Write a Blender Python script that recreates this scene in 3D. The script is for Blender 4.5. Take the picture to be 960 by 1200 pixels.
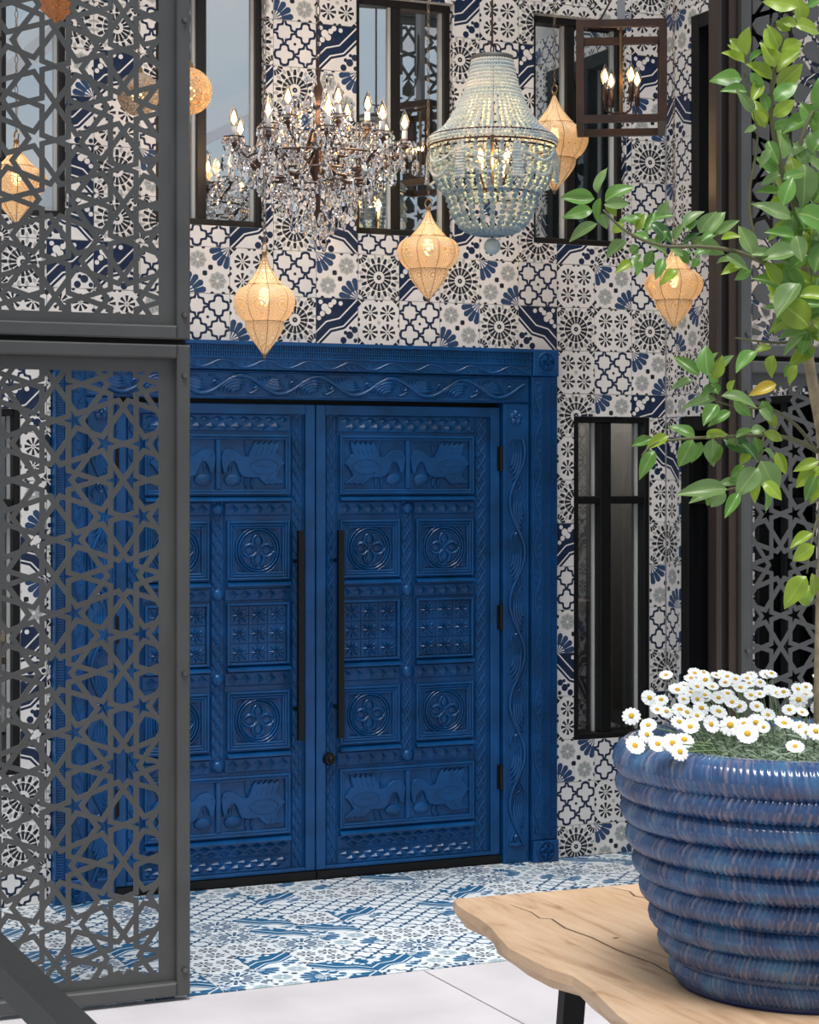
import bpy, bmesh, math, random
from math import sin, cos, pi, radians, sqrt, atan2, hypot
from mathutils import Vector, Matrix
for o in list(bpy.data.objects): bpy.data.objects.remove(o)
SC = bpy.context.scene
COL = SC.collection
rnd = random.Random(7)

# ------------------------------------------------------------------ camera, sky, sun, exposure
F_PX = 2369.0; TH = radians(24.4); CX, CY, CZ = -3.57, -8.95, 1.93; HORIZON = 556.0
cam_d = bpy.data.cameras.new('camera'); cam = bpy.data.objects.new('camera', cam_d); COL.objects.link(cam)
cam.location = (CX, CY, CZ); cam.rotation_euler = (pi/2, 0, -TH)
cam_d.sensor_fit = 'HORIZONTAL'; cam_d.sensor_width = 36.0; cam_d.lens = F_PX/960*36.0
cam_d.shift_y = -(600-HORIZON)/960.0; cam_d.clip_start = 0.05; cam_d.clip_end = 300
SC.camera = cam
SC.view_settings.view_transform = 'Standard'; SC.view_settings.look = 'None'
SC.view_settings.gamma = 1.0; SC.view_settings.use_curve_mapping = False
SC.view_settings.exposure = 0.0

W = bpy.data.worlds.new('sky'); SC.world = W; W.use_nodes = True
nt = W.node_tree; nt.nodes.clear()
tc = nt.nodes.new('ShaderNodeTexCoord'); sp = nt.nodes.new('ShaderNodeSeparateXYZ')
nt.links.new(tc.outputs['Generated'], sp.inputs[0])
rp = nt.nodes.new('ShaderNodeValToRGB'); nt.links.new(sp.outputs['Z'], rp.inputs[0])
e = rp.color_ramp.elements
e[0].position = 0.0; e[0].color = (0.60, 0.67, 0.72, 1)
e[1].position = 1.0; e[1].color = (0.72, 0.86, 1.0, 1)
k = e.new(0.12); k.color = (0.70, 0.82, 0.92, 1)
nz = nt.nodes.new('ShaderNodeTexNoise'); nz.inputs['Scale'].default_value = 3.0; nz.inputs['Detail'].default_value = 5
mp = nt.nodes.new('ShaderNodeMapping'); mp.inputs['Scale'].default_value = (1, 1, 2.5)
nt.links.new(tc.outputs['Generated'], mp.inputs[0]); nt.links.new(mp.outputs[0], nz.inputs['Vector'])
cr = nt.nodes.new('ShaderNodeValToRGB'); cr.color_ramp.elements[0].position = .45; cr.color_ramp.elements[1].position = .65
nt.links.new(nz.outputs['Fac'], cr.inputs[0])
mx = nt.nodes.new('ShaderNodeMix'); mx.data_type = 'RGBA'
nt.links.new(cr.outputs[0], mx.inputs['Factor']); nt.links.new(rp.outputs[0], mx.inputs['A']); mx.inputs['B'].default_value = (1.0, 1.0, 1.0, 1)
bg = nt.nodes.new('ShaderNodeBackground'); bg.inputs['Strength'].default_value = .70
nt.links.new(mx.outputs['Result'], bg.inputs['Color'])
wo = nt.nodes.new('ShaderNodeOutputWorld'); nt.links.new(bg.outputs[0], wo.inputs[0])

sd = bpy.data.lights.new('sun', 'SUN'); sun = bpy.data.objects.new('sun', sd); COL.objects.link(sun)
sd.energy = 4.2; sd.angle = radians(24); sd.color = (1.0, 0.975, 0.94)
sun.rotation_euler = (radians(20), 0, radians(-24)); sun.location = (0, -6, 12)

# ------------------------------------------------------------------ helpers
def px(u, v, depth):            # a point of the place at a given distance along the view axis
    t = (u-480)/F_PX; c, s = cos(TH), sin(TH)
    return Vector((CX+depth*(s+c*t), CY+depth*(c-s*t), CZ-depth*(v-HORIZON)/F_PX))
CAMP = Vector((CX, CY, CZ)); RIGHT = Vector((cos(TH), -sin(TH), 0)); FWD = Vector((sin(TH), cos(TH), 0)); UP = Vector((0, 0, 1))

def tag(o, label=None, cat=None, group=None, kind=None):
    if label: o['label'] = label
    if cat: o['category'] = cat
    if group: o['group'] = group
    if kind: o['kind'] = kind
    return o
def empty(name, loc=(0, 0, 0), rz=0, parent=None):
    o = bpy.data.objects.new(name, None); COL.objects.link(o); o.location = loc; o.rotation_euler = (0, 0, rz)
    o.empty_display_size = .05
    if parent: o.parent = parent
    return o
def inst(name, me, parent=None, loc=(0, 0, 0), mat=None):
    o = bpy.data.objects.new(name, me); COL.objects.link(o)
    if mat is not None: o.matrix_basis = mat
    else: o.location = loc
    if parent: o.parent = parent
    return o

class MB:
    def __init__(s): s.v = []; s.f = []; s.uv = {}; s.mi = []; s.cur = 0
    def add(s, vs, fs):
        b = len(s.v); s.v += [tuple(p) for p in vs]
        for f in fs: s.f.append([i+b for i in f]); s.mi.append(s.cur)
        return s
    def box(s, x0, x1, y0, y1, z0, z1):
        if x0 > x1: x0, x1 = x1, x0
        if y0 > y1: y0, y1 = y1, y0
        if z0 > z1: z0, z1 = z1, z0
        return s.add([(x0,y0,z0),(x1,y0,z0),(x1,y1,z0),(x0,y1,z0),(x0,y0,z1),(x1,y0,z1),(x1,y1,z1),(x0,y1,z1)],
              [(3,2,1,0),(4,5,6,7),(0,1,5,4),(1,2,6,5),(2,3,7,6),(3,0,4,7)])
    def cbox(s, x0, x1, y0, y1, z0, z1, c=.004):     # box with chamfered front (-y) edges
        if z0 > z1: z0, z1 = z1, z0
        if x0 > x1: x0, x1 = x1, x0
        if y0 > y1: y0, y1 = y1, y0
        c = min(c, (x1-x0)*.45, (z1-z0)*.45, (y1-y0)*.9)
        v = [(x0,y1,z0),(x1,y1,z0),(x1,y1,z1),(x0,y1,z1),(x0,y0+c,z0),(x1,y0+c,z0),(x1,y0+c,z1),(x0,y0+c,z1),
             (x0+c,y0,z0+c),(x1-c,y0,z0+c),(x1-c,y0,z1-c),(x0+c,y0,z1-c)]
        return s.add(v, [(8,9,10,11),(4,5,9,8),(5,6,10,9),(6,7,11,10),(7,4,8,11),(0,1,5,4),(1,2,6,5),(2,3,7,6),(3,0,4,7),(3,2,1,0)])
    def tube(s, pts, r, n=8, cap=True):
        pts = [Vector(p) for p in pts]; m = len(pts)
        rr = r if isinstance(r, (list, tuple)) else [r]*m
        rings = []; up = None
        for i, p in enumerate(pts):
            d = (pts[min(i+1, m-1)]-pts[max(i-1, 0)])
            if d.length < 1e-9: d = Vector((0, 0, 1))
            d.normalize()
            if up is None: up = Vector((0, 0, 1)) if abs(d.z) < .9 else Vector((1, 0, 0))
            a = d.cross(up)
            if a.length < 1e-6: a = d.orthogonal()
            a.normalize(); b = a.cross(d).normalized(); up = b
            rings.append([p+(a*cos(2*pi*j/n)+b*sin(2*pi*j/n))*rr[i] for j in range(n)])
        vs = [q for R in rings for q in R]; fs = []
        for i in range(m-1):
            for j in range(n): fs.append((i*n+j, (i+1)*n+j, (i+1)*n+(j+1) % n, i*n+(j+1) % n))
        if cap: fs.append(tuple(range(n))); fs.append(tuple(reversed(range((m-1)*n, m*n))))
        return s.add(vs, fs)
    def lathe(s, prof, n=24, c=(0, 0, 0), lobes=0, amp=0., a0=0., a1=2*pi):
        full = abs(a1-a0-2*pi) < 1e-6; k = n if full else n+1
        vs = []; fs = []
        for r, z in prof:
            for j in range(k):
                t = a0+(a1-a0)*j/n
                q = r*(1-amp+amp*abs(sin(lobes*t/2))) if lobes else r
                vs.append((c[0]+q*cos(t), c[1]+q*sin(t), c[2]+z))
        for i in range(len(prof)-1):
            for j in range(n):
                a = i*k+j; b = i*k+(j+1) % k; fs.append((a, b, b+k, a+k))
        return s.add(vs, fs)
    def sphere(s, c, r, n=10, m=6, sz=1.0):
        prof = [(max(1e-5, r*sin(pi*i/m)), -r*sz*cos(pi*i/m)) for i in range(m+1)]
        return s.lathe(prof, n, c)
    def ico(s, c, r):
        t = (1+5**.5)/2; q = r/sqrt(1+t*t)
        P = [(-1,t,0),(1,t,0),(-1,-t,0),(1,-t,0),(0,-1,t),(0,1,t),(0,-1,-t),(0,1,-t),(t,0,-1),(t,0,1),(-t,0,-1),(-t,0,1)]
        Fq = [(0,11,5),(0,5,1),(0,1,7),(0,7,10),(0,10,11),(1,5,9),(5,11,4),(11,10,2),(10,7,6),(7,1,8),(3,9,4),(3,4,2),(3,2,6),(3,6,8),(3,8,9),(4,9,5),(2,4,11),(6,2,10),(8,6,7),(9,8,1)]
        vs = [Vector(p)*q for p in P]; fs = []; cache = {}
        def mid(a, b):
            kk = (min(a, b), max(a, b))
            if kk not in cache: vs.append(((vs[a]+vs[b])/2).normalized()*r); cache[kk] = len(vs)-1
            return cache[kk]
        for a, b, d in Fq:
            ab, bd, da = mid(a, b), mid(b, d), mid(d, a)
            fs += [(a, ab, da), (b, bd, ab), (d, da, bd), (ab, bd, da)]
        return s.add([Vector(c)+v for v in vs], fs)
    # carved relief on a plane y = y0, proud towards -y
    def ridge(s, pts, w, h, y0, taper=True, nprof=5):
        m = len(pts); vs = []; fs = []
        for i, p in enumerate(pts):
            a = pts[max(i-1, 0)]; b = pts[min(i+1, m-1)]
            d = Vector((b[0]-a[0], b[1]-a[1])); d = d.normalized() if d.length > 0 else Vector((1, 0)); n = Vector((-d.y, d.x))
            t = i/(m-1); ww = w(t) if callable(w) else w
            kk = 1.0
            if taper: kk = min(1, .25+3*min(t, 1-t))
            for j in range(nprof):
                an = pi*j/(nprof-1); o = cos(an)*ww/2*kk
                vs.append((p[0]+n.x*o, y0-sin(an)*h*kk, p[1]+n.y*o))
        for i in range(m-1):
            for j in range(nprof-1):
                a = i*nprof+j; fs.append((a, a+1, a+nprof+1, a+nprof))
        fs.append(tuple(reversed(range(nprof)))); fs.append(tuple(range((m-1)*nprof, m*nprof)))
        return s.add(vs, fs)
    def pyr(s, x0, x1, z0, z1, y0, h):
        xc, zc = (x0+x1)/2, (z0+z1)/2
        return s.add([(x0,y0,zc),(xc,y0,z0),(x1,y0,zc),(xc,y0,z1),(xc,y0-h,zc)], [(0,1,4),(1,2,4),(2,3,4),(3,0,4)])
    def ring(s, cx, cz, r, w, h, y0, n=32, np_=5):
        pts = [(cx+r*cos(2*pi*i/n), cz+r*sin(2*pi*i/n)) for i in range(n+1)]
        return s.ridge(pts, w, h, y0, taper=False, nprof=np_)
    def dome(s, cx, cz, rx, rz, h, y0, n=16, m=4):
        vs = [(cx, y0-h, cz)]; fs = []
        for i in range(1, m+1):
            a = pi/2*i/m
            for j in range(n): vs.append((cx+rx*sin(a)*cos(2*pi*j/n), y0-h*cos(a), cz+rz*sin(a)*sin(2*pi*j/n)))
        for j in range(n): fs.append((0, 1+j, 1+(j+1) % n))
        for i in range(m-1):
            for j in range(n): a = 1+i*n+j; b = 1+i*n+(j+1) % n; fs.append((a, a+n, b+n, b))
        return s.add(vs, fs)
    def xf(s, fn, flip=False):
        s.v = [fn(p) for p in s.v]
        if flip: s.f = [list(reversed(f)) for f in s.f]
        return s
    def mesh(s, name, mat, smooth=False):
        me = bpy.data.meshes.new(name); me.from_pydata(s.v, [], s.f)
        for m in (mat if isinstance(mat, (list, tuple)) else [mat]): me.materials.append(m)
        if any(s.mi): me.polygons.foreach_set('material_index', s.mi)
        if smooth: me.polygons.foreach_set('use_smooth', [True]*len(me.polygons))
        me.update(); return me
    def build(s, name, mat, parent=None, smooth=False, loc=(0, 0, 0), fixn=False):
        me = s.mesh(name, mat, smooth)
        if fixn:
            bm = bmesh.new(); bm.from_mesh(me); bmesh.ops.recalc_face_normals(bm, faces=bm.faces); bm.to_mesh(me); bm.free()
        return inst(name, me, parent, loc)

def inset(poly, d):
    n = len(poly); A = sum(poly[i][0]*poly[(i+1) % n][1]-poly[(i+1) % n][0]*poly[i][1] for i in range(n))
    if A < 0: poly = poly[::-1]
    out = []
    for i in range(n):
        p0, p1, p2 = Vector(poly[i-1]), Vector(poly[i]), Vector(poly[(i+1) % n])
        d1 = (p1-p0).normalized(); d2 = (p2-p1).normalized(); n1 = Vector((-d1.y, d1.x)); n2 = Vector((-d2.y, d2.x))
        b = n1+n2; k = b.dot(b)
        q = p1+b*(2*d/k) if k > 1e-6 else p1+n1*d
        out.append((q.x, q.y))
    return out
# ------------------------------------------------------------------ materials
def new_mat(name):
    m = bpy.data.materials.new(name); m.use_nodes = True; t = m.node_tree
    return m, t, t.nodes['Principled BSDF']
def setin(b, **kw):
    for k_, v_ in kw.items():
        b.inputs[k_.replace('_', ' ')].default_value = v_
def mat(name, col, rough=.5, metal=0., var=.0, vscale=8., bump=0., bscale=60., spec=.5, coat=0.):
    m, t, b = new_mat(name)
    b.inputs['Base Color'].default_value = (*col, 1); b.inputs['Roughness'].default_value = rough; b.inputs['Metallic'].default_value = metal
    b.inputs['Specular IOR Level'].default_value = spec; b.inputs['Coat Weight'].default_value = coat; b.inputs['Coat Roughness'].default_value = .15
    if var:
        c = t.nodes.new('ShaderNodeTexCoord'); n = t.nodes.new('ShaderNodeTexNoise'); n.inputs['Scale'].default_value = vscale; n.inputs['Detail'].default_value = 6
        t.links.new(c.outputs['Object'], n.inputs['Vector'])
        r = t.nodes.new('ShaderNodeValToRGB'); r.color_ramp.elements[0].position = .3; r.color_ramp.elements[1].position = .7
        r.color_ramp.elements[0].color = (*[x*(1-var) for x in col], 1); r.color_ramp.elements[1].color = (*[min(1, x*(1+var)) for x in col], 1)
        t.links.new(n.outputs['Fac'], r.inputs[0]); t.links.new(r.outputs[0], b.inputs['Base Color'])
    if bump:
        c = t.nodes.new('ShaderNodeTexCoord'); n = t.nodes.new('ShaderNodeTexNoise'); n.inputs['Scale'].default_value = bscale; n.inputs['Detail'].default_value = 4
        t.links.new(c.outputs['Object'], n.inputs['Vector'])
        u = t.nodes.new('ShaderNodeBump'); u.inputs['Strength'].default_value = bump; u.inputs['Distance'].default_value = .004
        t.links.new(n.outputs['Fac'], u.inputs['Height']); t.links.new(u.outputs[0], b.inputs['Normal'])
    return m
def emis(name, col, strength):
    m, t, b = new_mat(name); b.inputs['Base Color'].default_value = (*col, 1)
    b.inputs['Emission Color'].default_value = (*col, 1); b.inputs['Emission Strength'].default_value = strength
    return m

# a little algebra that writes Math nodes
class X:
    def __init__(s, t, k): s.t = t; s.k = k
    def _o(s, op, *a):
        n = s.t.nodes.new('ShaderNodeMath'); n.operation = op
        for i, q in enumerate((s,)+a):
            if isinstance(q, X): s.t.links.new(q.k, n.inputs[i])
            else: n.inputs[i].default_value = float(q)
        return X(s.t, n.outputs[0])
    def __add__(s, o): return s._o('ADD', o)
    __radd__ = __add__
    def __sub__(s, o): return s._o('SUBTRACT', o)
    def __rsub__(s, o): return (s*-1)+o
    def __mul__(s, o): return s._o('MULTIPLY', o)
    __rmul__ = __mul__
    def __truediv__(s, o): return s._o('DIVIDE', o)
    def abs(s): return s._o('ABSOLUTE')
    def fract(s): return s._o('FRACT')
    def cos(s): return s._o('COSINE')
    def sin(s): return s._o('SINE')
    def sqrt(s): return s._o('SQRT')
    def lt(s, o): return s._o('LESS_THAN', o)
    def gt(s, o): return s._o('GREATER_THAN', o)
    def mx(s, o): return s._o('MAXIMUM', o)
    def mn(s, o): return s._o('MINIMUM', o)
    def clamp(s): return s._o('MAXIMUM', 0.0)._o('MINIMUM', 1.0)
    def atan(s, o): return s._o('ARCTAN2', o)
def length(a, b): return (a*a+b*b).sqrt()
def both(a, *r):
    for q in r: a = a*q
    return a
def anyof(a, *r):
    for q in r: a = a.mx(q)
    return a
def rng(v, lo, hi): return v.gt(lo)*v.lt(hi)
def mixc(t, fac, a, b):
    n = t.nodes.new('ShaderNodeMix'); n.data_type = 'RGBA'
    t.links.new(fac.k, n.inputs['Factor'])
    for q, s in ((a, 'A'), (b, 'B')):
        if isinstance(q, tuple): n.inputs[s].default_value = (*q, 1)
        else: t.links.new(q, n.inputs[s])
    return n.outputs['Result']
def seg(x, y, ax, ay, bx, by):
    dx, dy = bx-ax, by-ay; L = dx*dx+dy*dy
    h = (((x-ax)*dx+(y-ay)*dy)*(1/L)).clamp()
    return length(x-ax-h*dx, y-ay-h*dy)

def tile_mat(design, pal):
    P = {'wall': dict(w=(.80,.765,.74), d=(.014,.018,.026), n=(.009,.022,.062), g=(.46,.46,.44), s=(.31,.33,.34), b=(.025,.062,.145)),
         'floor': dict(w=(.70,.745,.78), d=(.014,.028,.050), n=(.012,.065,.15), g=(.44,.52,.56), s=(.25,.36,.43), b=(.022,.115,.24))}[pal]  # floor set is bluer: sky reflection put into the tile colours
    m, t, bs = new_mat('tile_%s_%s' % (design, pal))
    uvn = t.nodes.new('ShaderNodeUVMap'); sep = t.nodes.new('ShaderNodeSeparateXYZ'); t.links.new(uvn.outputs[0], sep.inputs[0])
    x = X(t, sep.outputs[0])-.5; y = X(t, sep.outputs[1])-.5
    ax, ay = x.abs(), y.abs(); r = length(x, y)
    if design == 'S':
        a = y.atan(x)*(16/(2*pi))
        c1 = ((a+.5).fract()-.5).abs()*r*(2*pi/16); c2 = (a.fract()-.5).abs()*r*(2*pi/16)
        p1 = rng(r, .135, .305)*(c1-(r-.135)*.10).lt(.022)
        p2 = rng(r, .325, .455)*(c1+(r-.375).abs()*.14).lt(.040)
        p3 = rng(r, .40, .53)*(c2+(r-.46).abs()*.22).lt(.036)
        dot = rng(r, .255, .29)*c2.lt(.010)
        qx, qy = .5-ax, .5-ay; rc = length(qx, qy); ac = qy.atan(qx)*(16/(2*pi))
        k1 = (ac.fract()-.5).abs()*rc*(2*pi/16)
        pc = rng(rc, .10, .215)*(k1-(rc-.1)*.10).lt(.018)
        inc = rc.lt(.235)
        dark = anyof(r.lt(.058), (1-inc)*anyof(p1, p2, p3, dot), inc*pc, rc.lt(.03))
        col = mixc(t, dark, P['w'], P['d'] if pal == 'wall' else P['n'])
        col = mixc(t, (1-inc)*p3, col, P['g'])
        col = mixc(t, r.lt(.018), col, P['g'])
    elif design == 'L':
        U, Wv = x+y, x-y; B1, B2 = .02, .19
        h1 = ((U*(2*pi)).cos()*-1-(Wv*(4*pi)).cos()*B1-(Wv*(8*pi)).cos()*B2).abs().lt(.27)
        h2 = ((Wv*(2*pi)).cos()-(U*(4*pi)).cos()*B1-(U*(8*pi)).cos()*B2).abs().lt(.27)
        dark = anyof(h1, h2, r.lt(.034))
        col = mixc(t, dark, P['w'], P['n'])
    elif design == 'F':
        qx, qy = ax-.215, ay-.215; rq = length(qx, qy); a = qy.atan(qx)*(8/(2*pi))
        c1 = ((a+.5).fract()-.5).abs()*rq*(2*pi/8)
        p = rng(rq, .050, .185)*(c1-(rq-.05)*.20).lt(.012)
        ex, ey = .5-ax, .5-ay
        cor = (ex+ey).lt(.16)*(ex-ey).abs().gt(.018)
        edge = anyof(length(ex, ay-.39).lt(.04), length(ey, ax-.39).lt(.04), length(ex, ay-.06).lt(.04), length(ey, ax-.06).lt(.04))
        dark = anyof(p, cor, edge)
        col = mixc(t, dark, P['w'], P['d'])
        col = mixc(t, both(ax.lt(.038), ay.lt(.038)), col, P['g'])
        col = mixc(t, rq.lt(.035), col, P['g'])
    elif design == 'G':
        fx, fy = .5-(x+y*0), .5-y
        sx = x+0.0
        # fans in the corners (+,+) and (-,-)
        s1 = (x+y).gt(0.0); cxx = .5-(s1*2-1)*x; cyy = .5-(s1*2-1)*y
        rf = length(cxx, cyy); af = cyy.atan(cxx)*(4/(pi/2))
        cf = (af.fract()-.5).abs()*rf*(pi/8)
        fan = rng(rf, .20, .47)*(cf+(rf-.42).clamp()*.9).lt((rf-.2)*.14+.040)
        fan0 = rf.lt(.20)*(cf.lt(rf*.10))
        s2 = (x-y).gt(0.0); gx = (s2*2-1)*x-.225; gy = (s2*2-1)*y+.225
        rs = length(gx, gy); as_ = gy.atan(gx)*(8/(2*pi)); cs = ((as_+.5).fract()-.5).abs()
        star = (rs+cs*.07).lt(.205)
        petal = both(rng(rs, .05, .15), cs.lt(.24))
        d1 = ((s1*2-1)*x-.065).abs().mx(((s1*2-1)*y-.065).abs()).lt(.055)*length((s1*2-1)*x-.065, (s1*2-1)*y-.065).lt(.062)
        ex, ey = .5-ax, .5-ay
        edot = anyof(length(ex, ay-.36).lt(.045), length(ey, ax-.36).lt(.045), length(ex, ay-.10).lt(.042), length(ey, ax-.10).lt(.042))*(1-rf.lt(.47))
        col = mixc(t, star, P['w'], P['g'])
        col = mixc(t, petal*star, col, P['s'])
        col = mixc(t, rs.lt(.03), col, P['w'])
        col = mixc(t, fan.mx(fan0), col, P['b'])
        col = mixc(t, anyof(d1, edot), col, P['d'])
    else:
        d = seg(x, y, -.75, -.63, -.22, -.10).mn(seg(x, y, -.22, -.10, .10, -.02)).mn(seg(x, y, .10, -.02, .75, .63))
        side = (y-x).gt(.03)
        band = d.lt(.08); wl = rng(d, .08, .112); nl = rng(d, .112, .18)
        bl = anyof(length(x+.30, y-.30).lt(.085), length(x+.16, y-.36).lt(.06), length(x+.36, y-.16).lt(.06), length(x+.22, y-.22).lt(.07), length(x+.08, y-.43).lt(.06), length(x+.44, y-.06).lt(.05), length(x+.40, y-.42).lt(.05), length(x-.08, y-.40).lt(.05))
        b2 = anyof(length(x-.30, y+.30).lt(.085), length(x-.42, y+.18).lt(.075), length(x-.15, y+.42).lt(.075), length(x-.20, y+.25).lt(.045), length(x-.44, y+.42).lt(.05), length(x-.32, y+.14).lt(.04))
        dark = anyof(band, nl*side, side*d.gt(.165)*(1-bl), (1-side)*d.gt(.165)*b2, (1-side)*rng(d, .112, .165))*(1-wl)
        col = mixc(t, dark, P['w'], P['n'] if pal == 'wall' else P['b'])
    # slight cloudiness of the glaze
    c = t.nodes.new('ShaderNodeTexCoord'); n = t.nodes.new('ShaderNodeTexNoise'); n.inputs['Scale'].default_value = 9; n.inputs['Detail'].default_value = 4
    t.links.new(c.outputs['Object'], n.inputs['Vector'])
    v = (X(t, n.outputs['Fac'])-.40)*.16
    col = mixc(t, v.clamp(), col, tuple(q*.6 for q in P['g']))
    t.links.new(col, bs.inputs['Base Color']); setin(bs, Roughness=.38); bs.inputs['Specular IOR Level'].default_value = .25
    return m
TM = {(d, p): tile_mat(d, p) for d in 'SLFGD' for p in ('wall', 'floor')}
M_GROUT = mat('grout', (.55, .54, .52), .9)

_tile_cache = {}
def tile_mesh(design, pal, w, h, uv, flip, th=.008):
    """A tile (or a cut piece) lying in x,z facing -y; its lower left corner at the origin; uv is the piece of the pattern."""
    key = (design, pal, round(w, 4), round(h, 4), tuple(round(q, 3) for q in uv), flip)
    if key in _tile_cache: return _tile_cache[key]
    b = MB().cbox(0, w, 0, th, 0, h, .0012)
    me = b.mesh('tile', TM[(design, pal)])
    ul = me.uv_layers.new(name='UVMap'); u0, v0, u1, v1 = uv
    for lp in me.loops:
        c = me.vertices[lp.vertex_index].co
        a = u0+(u1-u0)*c.x/w; q = v0+(v1-v0)*c.z/h
        if flip: a = 1-a
        ul.data[lp.index].uv = (a, q)
    _tile_cache[key] = me
    return me

# rectangles minus rectangles
def rect_sub(r, h):
    x0, z0, x1, z1 = r; a0, b0, a1, b1 = h
    if a1 <= x0 or a0 >= x1 or b1 <= z0 or b0 >= z1: return [r]
    out = []
    if a0 > x0: out.append((x0, z0, a0, z1))
    if a1 < x1: out.append((a1, z0, x1, z1))
    m0, m1 = max(x0, a0), min(x1, a1)
    if b0 > z0: out.append((m0, z0, m1, b0))
    if b1 < z1: out.append((m0, b1, m1, z1))
    return out
def wall_solid(name, rect, holes, th, matl, y0=.008):
    rs = [rect]
    for h in holes:
        rs = [q for r in rs for q in rect_sub(r, h)]
    b = MB()
    for x0, z0, x1, z1 in rs: b.box(x0, x1, y0, y0+th, z0, z1)
    o = b.build(name, matl); tag(o, kind='structure'); return o
TP = .2172; TZ = .2177; GJ = .0028
def lay_tiles(parent, xr, zr, xg0, zg0, pick, holes, pal='wall', xjoints=None, tz=TZ):
    xs = xjoints if xjoints else None
    if xs is None:
        k0 = math.floor((xr[0]-xg0)/TP); xs = []
        k = k0
        while xg0+k*TP < xr[1]+TP: xs.append((k, xg0+k*TP, xg0+(k+1)*TP)); k += 1
    j0 = math.floor((zr[0]-zg0)/tz); n = 0
    j = j0
    while zg0+j*tz < zr[1]:
        for k, a, bb in xs:
            cell = (a, zg0+j*tz, bb, zg0+(j+1)*tz)
            rs = [cell]
            for h in holes: rs = [q for r in rs for q in rect_sub(r, h)]
            d, fl = pick(k, j)
            for r in rs:
                c = (max(r[0], xr[0]), max(r[1], zr[0]), min(r[2], xr[1]), min(r[3], zr[1]))
                if c[2]-c[0] < .008 or c[3]-c[1] < .008: continue
                uv = ((c[0]-cell[0])/TP, (c[1]-cell[1])/tz, (c[2]-cell[0])/TP, (c[3]-cell[1])/tz)
                me = tile_mesh(d, pal, c[2]-c[0]-GJ, c[3]-c[1]-GJ, uv, fl)
                inst('tile', me, parent, (c[0]+GJ/2, 0, c[1]+GJ/2)); n += 1
        j += 1
    return n

# ------------------------------------------------------------------ the shell: walls, tiles, floor, paving
M_BLUE = mat('blue_paint', (.0028, .062, .20), .30, var=.30, vscale=6, bump=.3, bscale=50, spec=.36)
M_BLACK = mat('black_metal', (.006, .006, .0065), .45, spec=.25)
M_BRONZE = mat('dark_bronze_frame', (.011, .0085, .0075), .35, spec=.4, var=.3, vscale=3)
M_BEAD = mat('pale_glazing_bead', (.55, .56, .54), .5)
M_SCREEN = mat('grey_powder_coat', (.064, .065, .065), .42, var=.12, vscale=4, spec=.4)
M_PAVE = mat('pale_paving', (.52, .495, .52), .7, var=.10, vscale=2.5, bump=.15, bscale=120)
M_INT = mat('interior_wall_paint', (.16, .19, .21), .8)
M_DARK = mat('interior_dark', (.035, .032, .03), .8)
def glass_mat(name, coat, tint):
    m, t, b = new_mat(name); t.nodes.remove(b)
    out = [n for n in t.nodes if n.type == 'OUTPUT_MATERIAL'][0]
    tr = t.nodes.new('ShaderNodeBsdfTransparent'); tr.inputs[0].default_value = (*tint, 1)
    gl = t.nodes.new('ShaderNodeBsdfGlossy'); gl.inputs['Roughness'].default_value = .0; gl.inputs['Color'].default_value = (.93, .97, 1, 1)
    fr = t.nodes.new('ShaderNodeFresnel'); fr.inputs[0].default_value = 1.5
    f = (X(t, fr.outputs[0])*(1-coat)+coat).clamp()
    mi = t.nodes.new('ShaderNodeMixShader'); t.links.new(f.k, mi.inputs[0]); t.links.new(tr.outputs[0], mi.inputs[1]); t.links.new(gl.outputs[0], mi.inputs[2])
    t.links.new(mi.outputs[0], out.inputs[0]); return m
M_GLASS_UP = glass_mat('coated_window_glass', .60, (.75, .80, .82))
M_GLASS = glass_mat('window_glass', .06, (.9, .92, .92))

UPW = [(-1.73, -1.20), (-.79, -.252), (.211, .734), (1.174, 1.711)]; UZ = (3.09, 4.24)
LOW = [(-1.86, -1.42), (1.403, 1.848)]; LZ = (.588, 2.223)
DOORHOLE = (-1.281, -1, 1.281, 2.552)
holes = [DOORHOLE]+[(a, UZ[0], b, UZ[1]) for a, b in UPW]+[(a, LZ[0], b, LZ[1]) for a, b in LOW]
wall_back = wall_solid('wall_back', (-2.9, 0, 2.1, 4.9), holes, .16, M_GROUT)
ROWS = {0: 'LGSDFLGSDSFS', 1: 'GFLGSDSGLFGL', 2: 'LDSDLDDFSDSL', -1: 'SGDLFSGLDFLG', -2: 'FSLGDSFLGSGD', 3: 'SLFLGSDGFLSL', 4: 'GFGSDLGSLFDS', 5: 'LDSGFSFLFDSG', 6: 'FSLDSLSLDGLD', 7: 'SGGFLDDFSFGF', 8: 'DFSLGFLGDSFS',
        -3: '........LFSD', }
C8 = {-3: 'F', -4: 'S', -5: 'D', -6: 'L', -7: 'G', -8: 'D', -9: 'F', -10: 'G', -11: 'L', -12: 'S'}
C9 = {-10: 'L', -11: 'F', -12: 'G'}
FLIP = {(2, 1), (6, 1), (9, 1), (10, -1), (9, -2), (7, 0), (8, -8), (3, 2), (2, 2), (9, -12), (10, 5)}
rt = random.Random(11)
RT = {(k, j): (rt.choice('SLFGD'), rt.random() < .5) for k in range(-30, 30) for j in range(-30, 30)}
def pick_front(k, j):
    fl = (k, j) in FLIP
    if k == 8 and j in C8: return C8[j], fl
    if k == 9 and j in C9: return C9[j], fl
    if j in ROWS and -1 <= k <= 10 and ROWS[j][k+1] != '.': return ROWS[j][k+1], fl
    return RT[(k, j)]
STRIP = (1.848, LZ[0], 2.2, LZ[1])
lay_tiles(wall_back, (-2.0, 1.94), (0, 4.44), -.4324, 2.554, pick_front, holes+[STRIP])
STR = {-3: ('D', True), -4: ('F', False), -5: ('S', False), -6: ('G', True), -7: ('L', False), -8: ('S', False), -9: ('D', True), -2: ('S', False), -10: ('F', False)}
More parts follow.
